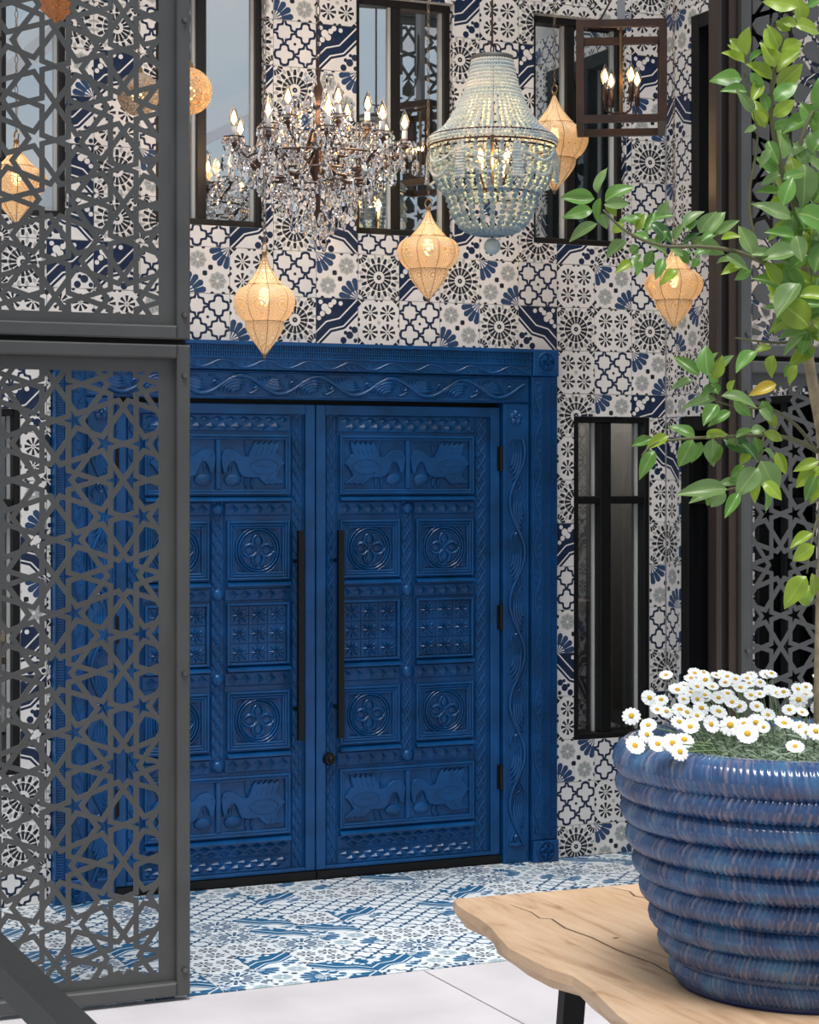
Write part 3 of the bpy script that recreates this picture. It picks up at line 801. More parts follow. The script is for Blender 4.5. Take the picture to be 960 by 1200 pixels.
def screen(name, label, xo, xi, z0, z1, px0, px1, pz0, pz1, org, bolts, side):
    """xo..xi outer extents; plate holes px0..px1, pz0..pz1; side=+1: visible stile at xi"""
    base = ((xo+xi)/2, SY, z0)
    r = empty(name, base); tag(r, label, 'screen', 'fretwork entrance screens')
    q = empty('tmp'); bpy.data.objects.remove(q)
    off = Vector((-base[0], -base[1], -base[2]))
    def B(nm, mb, par=r, m=M_SCREEN): return mb.xf(lambda p: (p[0]+off.x, p[1]+off.y, p[2]+off.z)).build(nm, m, par)
    fw = .050
    B('frame_stile', MB().cbox(min(xo, xi), min(xo, xi)+fw, SY-.028, SY+.03, z0, z1, .006)); B('frame_stile', MB().cbox(max(xo, xi)-fw, max(xo, xi), SY-.028, SY+.03, z0, z1, .006))
    a, b = min(xo, xi)+fw, max(xo, xi)-fw
    B('frame_rail', MB().cbox(a, b, SY-.028, SY+.03, z0, z0+fw, .006)); B('frame_rail', MB().cbox(a, b, SY-.028, SY+.03, z1-fw, z1, .006))
    # solid margin between the frame and the pierced field
    pl = fret_plate('fretwork_plate', r, (px0, pz0, px1, pz1), org,   .2145, .0095, SY+.012, .006, M_SCREEN)
    pl.matrix_basis = Matrix.Translation(off)@pl.matrix_basis
    m = MB()
    for u0, u1, w0, w1 in ((a, px0-.045, z0+fw, z1-fw), (px1+.045, b, z0+fw, z1-fw), (px0-.045, px1+.045, z0+fw, pz0-.045), (px0-.045, px1+.045, pz1+.045, z1-fw)):
        if u1-u0 > .002 and w1-w0 > .002: m.box(u0, u1, SY+.009, SY+.015, w0, w1)
    if m.v: B('plate_margin', m)
    xb = (max(xo, xi)-.024) if side > 0 else (min(xo, xi)+.024)
    for zb in bolts: B('bolt', MB().tube([(xb, SY-.027, zb), (xb, SY-.038, zb)], [.011, .009], 10).tube([(xb, SY-.038, zb), (xb, SY-.041, zb)], .005, 6), m=M_STEEL)
    return r
XL_ = -1.236
screen('fretwork_screen', 'dark grey metal screen with cut-out stars standing left of the blue door', -2.40, XL_, .018, 2.405, -2.28, -1.345, .105, 2.305, (-1.479, 2.256), (.115, 1.20, 2.292), 1)
screen('fretwork_screen', 'upper grey star-pattern screen hanging over the left floor-standing one', -2.40, XL_, 2.425, 4.70, -2.28, -1.345, 2.515, 4.60, (-1.479, 3.262), (2.515, 3.595, 4.6), 1)
XR_ = 1.168
screen('fretwork_screen', 'dark grey metal screen with cut-out stars behind the daisy planter', XR_, 2.40, .018, 2.405, 1.246, 2.28, .105, 2.305, (1.388, 1.548), (.115, 1.195, 2.275), -1)
screen('fretwork_screen', 'upper grey star-pattern screen behind the leafy crown of the tree', XR_, 2.40, 2.425, 4.70, 1.246, 2.28, 2.515, 4.60, (1.388, 2.56), (2.515, 3.595, 4.6), -1)
for a_, b_2 in ((-2.40, XL_), (XR_, 2.40)):
    tag(MB().box(a_, b_2, SY+.0302, SY+.05, 2.38, 2.45).build('trim_%d' % (7 if a_ < 0 else 8), M_BLACK), kind='structure')
p = empty('portal_post', (1.115, SY+.03, 0)); tag(p, 'brown and black grooved metal post beside the right fretwork screen', 'post')
MB().cbox(-.054, -.026, -.03, .03, 0, 4.9, .003).build('post_rib', mat('brown_bronze', (.030, .018, .012), .32, var=.3, vscale=2, spec=.45), p)
MB().box(-.026, .008, -.012, .03, 0, 4.9).build('post_channel', M_BLACK, p)
MB().cbox(.008, .048, -.03, .03, 0, 4.9, .003).build('post_rib', bpy.data.materials['brown_bronze'], p)
# shelf-like head beam over the portal and roof beams the lamps hang from
M_WHITE = mat('white_beam_paint', (.80, .81, .82), .5)
tag(MB().box(-2.9, 2.9, SY-.06, SY+.06, 4.90, 5.15).build('trim_2', M_SCREEN), kind='structure')
for i, yy in enumerate((-.35, -.80, -1.25)):
    tag(MB().box(-2.9, 2.1, yy-.05, yy+.05, 4.90, 5.05).build('trim_%d' % (3+i), M_WHITE), kind='structure')
tag(MB().box(-2.9, 2.1, .0, .17, 4.90, 5.15).build('trim_6', M_WHITE), kind='structure')
# white pergola rafters running out over the paving
for i, xx in enumerate((-4.8, -2.3, .2, 2.7, 5.2, 7.7)):
    tag(MB().box(xx-.11, xx+.11, -13.0, SY-.061, 5.16, 5.40).build('trim_%d' % (9+i), M_WHITE), kind='structure')
tag(MB().box(-5.2, 8.1, SY-.06, SY+.06, 5.151, 5.40).build('trim_15', M_WHITE), kind='structure')
tag(MB().box(-5.2, 8.1, -13.2, -12.9, 4.9, 5.159).box(-5.1, -4.9, -13.15, -12.95, 0, 4.9).box(7.8, 8.0, -13.15, -12.95, 0, 4.9).box(1.3, 1.5, -13.15, -12.95, 0, 4.9).build('trim_16', M_WHITE), kind='structure')

# ------------------------------------------------------------------ hanging lamps
M_BRASS = mat('aged_brass', (.30, .19, .085), .4, metal=.8, var=.2)
M_CHAIN = mat('chain_metal', (.22, .16, .11), .45, metal=.6)
M_RUST = mat('brown_iron', (.055, .028, .018), .42, metal=.3, var=.3)
M_FLAME = emis('bulb_glow', (1.0, .50, .18), 9)
M_SLEEVE = mat('candle_sleeve', (.52, .50, .50), .35)
def clear_mat(name, tint=(1, 1, 1), ior=1.5, rough=.0):
    m, t, b = new_mat(name); setin(b, Roughness=rough, IOR=ior); b.inputs['Transmission Weight'].default_value = 1.0; b.inputs['Base Color'].default_value = (*tint, 1)
    return m
M_CRYSTAL = clear_mat('cut_crystal', (1, .95, .92), 1.55)
M_BULBGLASS = clear_mat('bulb_glass', (1, .93, .82), 1.12)
def lamp_light(name, parent, loc, energy, col=(1, .70, .42), size=.03):
    l = bpy.data.lights.new(name, 'POINT'); l.energy = energy; l.color = col; l.shadow_soft_size = size
    o = bpy.data.objects.new(name, l); COL.objects.link(o); o.parent = parent; o.location = loc; return o
def chain(mb, p0, p1, r=.006, ln=.030):
    p0, p1 = Vector(p0), Vector(p1); n = max(1, int((p1-p0).length/ln))
    for i in range(n):
        a = p0+(p1-p0)*(i/n); b = p0+(p1-p0)*((i+1)/n); d = b-a
        o = Vector((r, 0, 0)) if i % 2 else Vector((0, r, 0))
        mb.tube([a-d*.12+o*.2, a+d*.25+o, b-d*.25+o, b+d*.12+o*.2, b-d*.25-o, a+d*.25-o, a-d*.12+o*.2], r*.30, 5)
    return mb

# pierced brass: cream metal with a filigree of rings, partly open
def filigree(name, col, gold, scale, hole=.40, freq=34.):
    m, t, b = new_mat(name); out = [n for n in t.nodes if n.type == 'OUTPUT_MATERIAL'][0]
    c = t.nodes.new('ShaderNodeTexCoord'); vo = t.nodes.new('ShaderNodeTexVoronoi'); vo.inputs['Scale'].default_value = scale; vo.inputs['Randomness'].default_value = .35
    t.links.new(c.outputs['Object'], vo.inputs['Vector'])
    rings = (X(t, vo.outputs['Distance'])*freq).sin()
    gap = rings.gt(hole)
    col_ = mixc(t, rings.lt(-.75), col, gold)
    t.links.new(col_, b.inputs['Base Color']); setin(b, Roughness=.4, Metallic=.0)
    tl = t.nodes.new('ShaderNodeBsdfTranslucent'); tl.inputs[0].default_value = (*[min(1, q*1.6) for q in gold], 1)
    tr = t.nodes.new('ShaderNodeBsdfTransparent')
    m1 = t.nodes.new('ShaderNodeMixShader'); m1.inputs[0].default_value = .45; t.links.new(tl.outputs[0], m1.inputs[1]); t.links.new(tr.outputs[0], m1.inputs[2])
    t2 = t.nodes.new('ShaderNodeBsdfTranslucent'); t2.inputs[0].default_value = (*col, 1)
    m0 = t.nodes.new('ShaderNodeMixShader'); m0.inputs[0].default_value = .22; t.links.new(b.outputs[0], m0.inputs[1]); t.links.new(t2.outputs[0], m0.inputs[2])
    m2 = t.nodes.new('ShaderNodeMixShader'); t.links.new(gap.k, m2.inputs[0]); t.links.new(m0.outputs[0], m2.inputs[1]); t.links.new(m1.outputs[0], m2.inputs[2])
    t.links.new(m2.outputs[0], out.inputs[0]); return m
M_FILI = filigree('pierced_cream_brass', (.86, .76, .62), (.66, .44, .18), 20, .25, 40.)
M_FILI2 = filigree('pierced_gold', (.62, .50, .34), (.25, .15, .06), 42, .1, 11.)
M_COPPER = filigree('pierced_copper', (.55, .24, .09), (.22, .09, .03), 30, .5)
HOOK_Z = 4.93
def smooth_prof(pts, n=6):
    out = []
    for i in range(len(pts)-1):
        p0 = pts[max(i-1, 0)]; p1 = pts[i]; p2 = pts[i+1]; p3 = pts[min(i+2, len(pts)-1)]
        for k in range(n):
            t = k/n
            out.append(tuple(.5*((2*p1[q])+(-p0[q]+p2[q])*t+(2*p0[q]-5*p1[q]+4*p2[q]-p3[q])*t*t+(-p0[q]+3*p1[q]-3*p2[q]+p3[q])*t**3) for q in (0, 1)))
    out.append(pts[-1]); return out
def moroccan(loc, H, R, label, lit=3.2, tilt=0, mat_=None, rot=.2):
    """loc: lowest tip; H height to the neck; R largest radius"""
    mat_ = mat_ or M_FILI
    lcol = (1, .78, .52)
    r = empty('moroccan_lantern', loc, rot); tag(r, label, 'lantern', 'pierced moroccan lanterns')
    top = [(.02*R, H), (.10*R, H*.94), (.22*R, H*.86), (.42*R, H*.77), (.60*R, H*.705), (.62*R, H*.69)]
    mid = [(.60*R, H*.69), (.86*R, H*.645), (1.0*R, H*.56), (.98*R, H*.48), (.84*R, H*.39), (.66*R, H*.335)]
    low = [(.66*R, H*.33), (.64*R, H*.27), (.50*R, H*.19), (.28*R, H*.10), (.10*R, H*.03), (.01*R, 0)]
    N = 8
    def gore(prof, bulge):
        mb = MB(); P = smooth_prof(prof, 3); k = 5; vs = []; fs = []
        for q, z in P:
            for j in range(k+1):
                a = (j/k-.5)*2*pi/N; rr = q*(1+bulge*cos(a*N/2)); vs.append((rr*cos(a), rr*sin(a), z))
        for i in range(len(P)-1):
            for j in range(k): a = i*(k+1)+j; fs.append((a, a+1, a+k+2, a+k+1))
        mb.add(vs, fs); return mb.mesh('gore', mat_, True)
    for nm, prof, bl in (('cap_panel', top, .02), ('body_panel', mid, .09), ('tail_panel', low, .05)):
        me = gore(prof, bl)
        for k in range(N): inst(nm, me, r, mat=Matrix.Rotation(2*pi*k/N, 4, 'Z'))
    m = MB()
    for prof in (top, mid, low):
        P = smooth_prof(prof, 3)
        for k in range(N):
            a = (k+.5)*2*pi/N; m.tube([(q*cos(a), q*sin(a), z) for q, z in P], R*.014, 4)
    for q, z in ((.62*R, H*.69), (.66*R, H*.335)):
        m.tube([(q*cos(a), q*sin(a), z) for a in [2*pi*i/32 for i in range(33)]], R*.022, 5)
    m.build('seam_wire', M_BRASS, r)
    m = MB().lathe([(.001, -.012), (.008, -.006), (.006, 0), (.012, .006)], 8).build('finial', M_BRASS, r)
    rg = MB().tube([(0, .020*cos(a), H+.022+.020*sin(a)) for a in [2*pi*i/16 for i in range(17)]], .0032, 6).lathe([(.004, H-.01), (.012, H-.004), (.012, H+.004), (.004, H+.008)], 10)
    rg.build('hanging_ring', M_BRASS, r)
    chain(MB(), (0, 0, H+.04), (0, 0, HOOK_Z-loc[2])).build('chain', M_CHAIN, r)
    bz = H*.58
    b = MB().sphere((0, 0, bz), .022, 10, 8, 1.7).build('bulb', M_FLAME, r, True)
    lamp_light('lantern_light', r, (0, 0, bz), lit, lcol, .025)
    return r
moroccan((-0.759, -1.35, 2.404), 0.410, .114, 'gold pierced lantern hanging lowest, its tip over the blue door frame')
moroccan((.149, -.95, 2.69), .40, .125, 'gold pierced lantern hanging between the crystal and the beaded chandeliers', rot=.35)
moroccan((1.10, -.35, 3.294), .474, .150, 'gold pierced lantern half hidden behind the beaded chandelier')
moroccan((1.556, -.7, 2.625), .40, .128, 'gold pierced lantern half covered by the tree branch', rot=.1)
moroccan((-1.665, -.95, 2.93), .33, .115, 'gold pierced lantern seen through the left edge of the upper screen')
moroccan((-1.475, -.85, 3.76), .42, .15, 'orange copper pierced lantern seen through the top of the upper screen', mat_=M_COPPER)

def ball(loc, R, label, m):
    r = empty('ball_pendant', loc, 0); tag(r, label, 'pendant lamp', 'pierced ball pendants')
    MB().sphere((0, 0, R), R, 32, 18).build('pierced_ball', m, r, True)
    MB().lathe([(.004, 2*R+.03), (.018, 2*R+.02), (.022, 2*R-.002)], 12).build('neck', M_BRASS, r)
    chain(MB(), (0, 0, 2*R+.03), (0, 0, HOOK_Z-loc[2])).build('chain', M_CHAIN, r)
    MB().sphere((0, 0, R*.9), .03, 10, 8).build('bulb', M_FLAME, r, True)
    lamp_light('pendant_light', r, (.03, 0, R), .9)
ball((-.830, -.60, 3.485), .101, 'pierced golden ball pendant beside the left screen post', M_FILI2)
ball((-.965, -.30, 3.52), .095, 'grey pierced ball pendant seen only through the upper screen', filigree('pierced_pewter', (.30, .28, .26), (.10, .09, .08), 42, .1, 11.))

# --- candle with a flame bulb (parts of the chandeliers)
def candle_parts(parent, loc, h, r, sleeve, lean=0.):
    c = MB().tube([(0, 0, 0), (0, 0, h)], r, 10).build('candle_sleeve', sleeve, parent, True, loc)
    r *= 1.45; P = [(r*.55, h), (r*1.10, h+r*1.6), (r*1.1, h+r*2.4), (r*.62, h+r*3.8), (r*.16, h+r*4.9), (.0004, h+r*5.3)]
    MB().lathe(smooth_prof(P, 3), 10).build('bulb', M_BULBGLASS, c, True)
    MB().lathe(smooth_prof([(.0005, h+r*.4), (r*.62, h+r*1.4), (r*.60, h+r*2.1), (r*.25, h+r*3.3), (.0004, h+r*3.8)], 2), 8).build('filament', M_FLAME, c, True)
    return c

# --- crystal chandelier
def crystal_mesh(w, h, n=6, flat=.5):
    mb = MB(); mb.lathe([(.0004, h), (w*.28, h*.86), (w*.5, h*.34), (w*.30, h*.10), (.0004, 0)], n)
    mb.xf(lambda p: (p[0], p[1]*flat, p[2])); return mb.mesh('crystal', M_CRYSTAL)
CD = empty('crystal_chandelier', (-.308, -.80, 2.90)); tag(CD, 'crystal chandelier with lit candle bulbs hanging in front of the upper windows', 'chandelier')
rc = random.Random(3)
drop_big = crystal_mesh(.040, .072, 6); drop_mid = crystal_mesh(.032, .050, 6); drop_small = crystal_mesh(.022, .032, 6)
octa = crystal_mesh(.026, .026, 8, .6); spear = crystal_mesh(.018, .085, 6, .8)
def hang(me, x, y, z, ang=None):
    L = max(v.co.z for v in me.vertices)
    inst('crystal', me, CD, mat=Matrix.Translation((x, y, z-L))@Matrix.Rotation(ang if ang is not None else rc.uniform(0, pi), 4, 'Z')@Matrix.Rotation(rc.uniform(-.1, .1), 4, 'X'))
chain(MB(), (0, 0, .79), (0, 0, HOOK_Z-2.90), .008, .045).build('chain', M_RUST, CD)
MB().lathe([(.003, .80), (.012, .78), (.008, .74), (.022, .70), (.010, .64), (.014, .56), (.038, .50), (.016, .44), (.018, .38), (.035, .34), (.014, .28), (.010, .20), (.016, .16), (.004, .10)], 12).build('stem', M_RUST, CD, True)
bob = MB().lathe([(.006, 0), (.030, .004), (.044, .016), (.046, .020), (.030, .010), (.006, .008)], 16).mesh('bobeche', M_CRYSTAL)
def arm_(ang, R, z, zi, candle_h):
    d = Vector((cos(ang), sin(ang), 0))
    pts = smooth_prof([(.03, zi), (R*.30, zi-.075), (R*.62, zi-.085), (R*.90, z-.05), (R, z-.02), (R, z)], 4)
    MB().tube([(d.x*q, d.y*q, w) for q, w in pts], .0075, 6).build('arm', M_RUST, CD, True)
    MB().lathe([(.003, -.02), (.016, -.012), (.018, -.004), (.006, .0)], 10, (d.x*R, d.y*R, z)).build('drip_cup', M_RUST, CD, True)
    inst('bobeche', bob, CD, (d.x*R, d.y*R, z))
    candle_parts(CD, (d.x*R, d.y*R, z+.006), candle_h, .0125, M_SLEEVE)
    for k in range(6):
        a = 2*pi*k/6+ang; x, y = d.x*R+.044*cos(a), d.y*R+.044*sin(a)
        hang(octa, x, y, z+.012); hang(drop_mid if k % 2 else drop_small, x, y, z-.016)
        if k % 3 == 0: hang(drop_big, x, y, z-.060)
    for t in (.35, .55, .75):
        q, w = pts[int(t*(len(pts)-1))]
        hang(octa, d.x*q, d.y*q, w-.006); hang(drop_big if t > .4 else drop_mid, d.x*q, d.y*q, w-.034)
N1 = 9
for k in range(N1): arm_(2*pi*k/N1+.25, .375, .455, .40, .058)
for k in range(6): arm_(2*pi*k/6+.55, .215, .535, .50, .058)
# beaded swags between neighbouring candle cups, and a basket of hanging strands below
def swag(p, q, sag, n, rr):
    mb = MB()
    for i in range(n+1):
        t = i/n; P = Vector(p)*(1-t)+Vector(q)*t; P.z -= sag*4*t*(1-t)
        mb.lathe([(.0003, -rr), (rr*.85, -rr*.35), (rr*.85, rr*.35), (.0003, rr)], 6, P)
    return mb
for k in range(N1):
    a, b = 2*pi*k/N1+.25, 2*pi*(k+1)/N1+.25
    swag((.375*cos(a), .375*sin(a), .445), (.375*cos(b), .375*sin(b), .445), .085, 15, .0085).build('bead_swag', M_CRYSTAL, CD)
    swag((.375*cos(a), .375*sin(a), .43), (.07*cos(a), .07*sin(a), .60), .06, 17, .0080).build('bead_swag', M_CRYSTAL, CD)
for R, z, n, me in ((.33, .36, 22, drop_big), (.29, .31, 20, drop_mid), (.24, .29, 20, drop_big), (.20, .235, 16, drop_mid), (.16, .21, 14, drop_big), (.115, .155, 11, drop_big), (.07, .125, 8, drop_mid), (.03, .085, 4, drop_big), (.10, .66, 10, drop_mid), (.15, .61, 12, drop_mid), (.055, .73, 7, drop_small), (.26, .44, 18, drop_mid), (.12, .50, 12, drop_big)):
    for k in range(n):
        a = 2*pi*k/n+R*9; zz = z+rc.uniform(-.018, .018)
        hang(octa, R*cos(a), R*sin(a), zz+.028, a); hang(me, R*cos(a), R*sin(a), zz, a+pi/2)
for R, z0, z1 in ((.30, .40, .30), (.20, .34, .20), (.12, .28, .13)):
    MB().tube([(R*cos(t), R*sin(t), z0) for t in [2*pi*i/40 for i in range(41)]], .005, 5).build('hoop', M_RUST, CD)
lamp_light('chandelier_light', CD, (0, 0, .62), 13, size=.03)
lamp_light('chandelier_light', CD, (.1, -.25, .55), 6, size=.03)

# --- beaded chandelier
def bead_mat(nm, lo, hi):
    m, t, b = new_mat(nm)
    c = t.nodes.new('ShaderNodeTexCoord'); n = t.nodes.new('ShaderNodeTexNoise'); n.inputs['Scale'].default_value = 30; n.inputs['Detail'].default_value = 2
    t.links.new(c.outputs['Object'], n.inputs['Vector'])
    r = t.nodes.new('ShaderNodeValToRGB'); e = r.color_ramp.elements; e[0].position = .32; e[0].color = lo; e[1].position = .68; e[1].color = hi
    
    t.links.new(n.outputs['Fac'], r.inputs[0]); t.links.new(r.outputs[0], b.inputs['Base Color']); setin(b, Roughness=.6); return m
M_BEADS = bead_mat('chalky_pale_beads', (.30, .42, .49, 1), (.66, .66, .62, 1)); M_BEADS2 = bead_mat('chalky_blue_beads', (.10, .21, .32, 1), (.42, .50, .50, 1))
BD = empty('beaded_chandelier', (.562, -.75, 2.955)); tag(BD, 'chalky blue wooden bead chandelier in the shape of an upturned bell', 'chandelier')
zb = 2.955
MB().tube([(0, 0, .93), (0, 0, HOOK_Z-zb)], .005, 6).build('cord', M_RUST, BD)
m = MB()
for k in (0, 1): m.tube([(.026*cos(a)+(.018 if k else -.018), 0, .905+.026*sin(a)) for a in [2*pi*i/14 for i in range(15)]], .0035, 5)
m.build('hanging_ring', M_RUST, BD)
M_RIM = mat('weathered_iron_rim', (.12, .12, .115), .55, metal=.4)
MB().lathe([(.088, .845), (.096, .850), (.096, .872), (.088, .875), (.02, .885), (.02, .88), (.086, .868), (.086, .846)], 40).build('top_rim', M_RIM, BD, True)
def strand(prof, rb):
    """beads threaded along an (r,z) profile in the x,z plane"""
    P = smooth_prof(prof, 8); mb = MB(); acc = 0; last = None
    L = [0]
    for i in range(1, len(P)): L.append(L[-1]+hypot(P[i][0]-P[i-1][0], P[i][1]-P[i-1][1]))
    n = int(L[-1]/(2*rb)); i = 0
    for k in range(n+1):
        s = L[-1]*k/max(1, n)
        while i < len(L)-2 and L[i+1] < s: i += 1
        t = (s-L[i])/max(1e-9, L[i+1]-L[i]); x = P[i][0]*(1-t)+P[i+1][0]*t; z = P[i][1]*(1-t)+P[i+1][1]*t
        mb.ico((x, 0, z), rb*.98)
    return mb
def ring_of(me_or_mb, n, name, ph=0, mm=None):
    me = me_or_mb.mesh(name, mm or M_BEADS, True)
    for k in range(n): inst(name, me, BD, mat=Matrix.Rotation(2*pi*k/n+ph, 4, 'Z'))
ring_of(strand([(.090, .848), (.104, .78), (.128, .70), (.168, .62), (.222, .545), (.282, .502)], .0088), 46, 'bead_strand')
ring_of(strand([(.276, .440), (.278, .40), (.268, .345), (.243, .285), (.205, .240)], .0120), 30, 'bead_strand', 0, M_BEADS2)
ring_of(strand([(.205, .245), (.196, .205), (.175, .15), (.135, .095), (.075, .070), (.02, .066)], .0130), 24, 'bead_strand', .05, M_BEADS2)
m = MB()
for zz, rr in ((.492, .290), (.476, .2915)):
    for k in range(104): a = 2*pi*k/104; m.ico((rr*cos(a), rr*sin(a), zz), .0085)
m.build('bead_band', M_BEADS, BD, True)
for zz, rr in ((.502, .287), (.460, .289), (.442, .280), (.243, .205)):
    MB().tube([(rr*cos(t), rr*sin(t), zz) for t in [2*pi*i/48 for i in range(49)]], .0045, 5).build('hoop', M_RUST, BD, True)
NS = 7
for k in range(NS):
    a0 = 2*pi*k/NS+.15; a1 = a0+2*pi/NS
    for sag, z0 in ((.075, .445), (.135, .44)):
        m = MB(); n = 24
        for i in range(n+1):
            t = i/n; a = a0+(a1-a0)*t; R = .290+.010*sin(pi*t); m.ico((R*cos(a), R*sin(a), z0-sag*4*t*(1-t)), .0068)
        m.build('bead_swag', M_BEADS, BD, True)
    m = MB()
    for q in range(5):
        for i in range(12):
            m.ico(((.288+.004*i/3)*cos(a0+(q-2)*.016*(1+i*.12)), (.288+.004*i/3)*sin(a0+(q-2)*.016*(1+i*.12)), .44-i*.0135), .0065)
    m.build('bead_tassel', M_BEADS, BD, True)
MB().sphere((0, 0, .010), .038, 24, 14).build('ball_finial', mat('blue_painted_ball', (.36, .46, .49), .55, var=.1), BD, True)
MB().tube([(0, 0, .048), (0, 0, .25)], .004, 6).build('finial_rod', M_RUST, BD)
MB().tube([(0, 0, .25), (0, 0, .86)], .007, 6).build('inner_stem', M_RUST, BD)
for k in range(4):
    a = k*pi/2+.4; candle_parts(BD, (.085*cos(a), .085*sin(a), .33), .05, .012, M_SLEEVE)
    MB().tube([(0, 0, .27), (.05*cos(a), .05*sin(a), .26), (.085*cos(a), .085*sin(a), .33)], .005, 5).build('inner_arm', M_RUST, BD)
lamp_light('bead_light', BD, (0, -.02, .40), 9, (1, .66, .26), .03)
lamp_light('bead_light', BD, (0, 0, .60), 2.5, (1, .66, .30), .03)

# --- open cage lantern with four candles
CG = empty('cage_lantern', (1.09, -1.0, 3.495), -TH-radians(5.5)); tag(CG, 'open rectangular iron cage lantern holding four lit candle bulbs', 'lantern')
hw_, hh_, bt = .185, .455, .016
def bar(a, b, par=CG):
    a, b = Vector(a), Vector(b); lo = [min(a[i], b[i])-bt for i in range(3)]; hi = [max(a[i], b[i])+bt for i in range(3)]
    return MB().box(lo[0], hi[0], lo[1], hi[1], lo[2], hi[2])
for sx in (-1, 1):
    for sy in (-1, 1): bar((sx*hw_, sy*hw_, bt*3), (sx*hw_, sy*hw_, hh_-bt*3)).build('corner_bar', M_RUST, CG)
for zz in (bt, hh_-bt):
    for sg in (-1, 1):
        bar((-hw_, sg*hw_, zz), (hw_, sg*hw_, zz)).build('frame_bar', M_RUST, CG)
        bar((sg*hw_, -hw_+bt*2, zz), (sg*hw_, hw_-bt*2, zz)).build('frame_bar', M_RUST, CG)
MB().box(-.008, .008, -hw_, hw_, hh_-.016, hh_-.002).build('cross_bar', M_RUST, CG)
MB().tube([(0, 0, .07), (0, 0, hh_-.01)], .008, 8).build('stem', M_BRASS, CG)
MB().box(-.018, .018, -.018, .018, hh_, HOOK_Z-3.495).build('hanging_tube', mat('galvanised_tube', (.30, .30, .31), .4, metal=.7), CG)
MB().tube(smooth_prof([(0, 0), (1, 0)], 1) and [(-.16, .0, hh_+.0), (-.09, 0, hh_+.05), (-.03, 0, hh_+.16), (-.02, 0, hh_+.4)], .005, 6).build('flex_cord', M_RUST, CG)
for k in range(4):
    a = k*pi/2+.55; R = .085
    MB().tube(smooth_prof([(0, .075), (R*.5, .068), (R*.92, .075), (R, .10), (R, .115)], 3) and [(cos(a)*q, sin(a)*q, w) for q, w in smooth_prof([(.005, .075), (R*.5, .068), (R*.92, .078), (R, .10), (R, .115)], 3)], .005, 6).build('arm', M_RUST, CG, True)
    candle_parts(CG, (R*cos(a), R*sin(a), .112), .085, .0125, M_RUST)
lamp_light('cage_light', CG, (0, 0, .23), 2, size=.012)

# ------------------------------------------------------------------ things inside the rooms
DC = empty('dark_candelabrum', (-.62, .55, 2.91)); tag(DC, 'dark candelabrum with small lit bulbs behind the left upper window', 'candelabrum')
MB().lathe([(.10, -.185), (.09, -.16), (.02, -.12), (.015, .30), (.04, .33), (.015, .36)], 14).build('stem', M_BLACK, DC, True)
for k in range(8):
    a = 2*pi*k/8+.2; R = .30
    MB().tube([(.01*cos(a), .01*sin(a), .34), (R*.5*cos(a), R*.5*sin(a), .27), (R*cos(a), R*sin(a), .36)], .008, 6).build('arm', M_BLACK, DC, True)
    MB().lathe([(.004, .35), (.045, .36), (.045, .366), (.004, .37)], 12, (R*cos(a), R*sin(a), 0)).build('drip_cup', M_CRYSTAL, DC)
    candle_parts(DC, (R*cos(a), R*sin(a), .37), .10, .016, M_BLACK)
# ground-floor counter, curtains and vase
cu = mat('grey_linen', (.33, .33, .32), .9, var=.08)
def curtain(x0, x1, y, z0, z1, label, name='curtain'):
    n = int((x1-x0)/.012); vs = []; fs = []
    for i in range(n+1):
        x = x0+(x1-x0)*i/n; yy = y+.022*sin(i*.9)
        vs += [(x, yy, z0), (x, yy, z1)]
    for i in range(n): fs.append((2*i, 2*i+2, 2*i+3, 2*i+1))
    o = MB().add(vs, fs).build(name, cu, None, True); tag(o, label, 'curtain', 'linen curtains'); return o
curtain(1.10, 1.62, 1.15, .02, 2.5, 'grey linen curtain behind the left sash of the lower right window')
curtain(1.74, 1.89, 1.10, .02, 2.5, 'grey linen curtain behind the right sash of the lower right window')
o = MB().cbox(.9, 1.88, .55, .95, 1.20, 1.25, .004).box(.92, 1.86, .57, .93, 0, 1.20).build('counter', mat('brown_wood_counter', (.055, .028, .015), .5, var=.3, vscale=6)); tag(o, 'brown wooden counter inside behind the lower right window', 'counter')

M_FILLGLOW = emis('downlight_glow', (1, .85, .65), 8)
for i, (x, y, z, e_) in enumerate(((1.45, .42, 2.58, 60), (-1.5, .6, 2.58, 10), (-.3, 1.2, 4.83, 16), (1.3, 1.2, 4.83, 10), (3.0, -.8, 2.58, 8))):  # unseen fill lights with disc bodies, added to brighten the rooms behind the glass
    r = empty('ceiling_downlight', (x, y, z)); tag(r, ['round downlight in the ceiling behind the lower right window', 'round downlight in the ceiling behind the lower left window', 'round downlight in the ceiling behind the middle upper window', 'round downlight in the ceiling behind the right upper window', 'round downlight in the ceiling of the side room'][i], 'downlight', 'interior downlights')
    MB().lathe([(.001, .0), (.05, .0), (.06, .008), (.06, .02), (.001, .02)], 16).build('downlight_body', M_FILLGLOW, r)
    lamp_light('downlight', r, (0, 0, -.06), e_, (1, .93, .85), .06)

v_ = MB().lathe(smooth_prof([(.001, 0), (.050, .002), (.075, .05), (.082, .10), (.060, .17), (.032, .24), (.026, .30), (.034, .34), (.031, .34), (.022, .30), (.028, .24), (.054, .17), (.075, .10), (.068, .05), (.045, .010), (.001, .008)], 3), 24).build('glass_vase', clear_mat('vase_glass', (1, 1, 1), 1.45), None, True, (1.66, .70, 1.251)); tag(v_, 'clear teardrop glass vase on the counter behind the lower right window', 'vase')

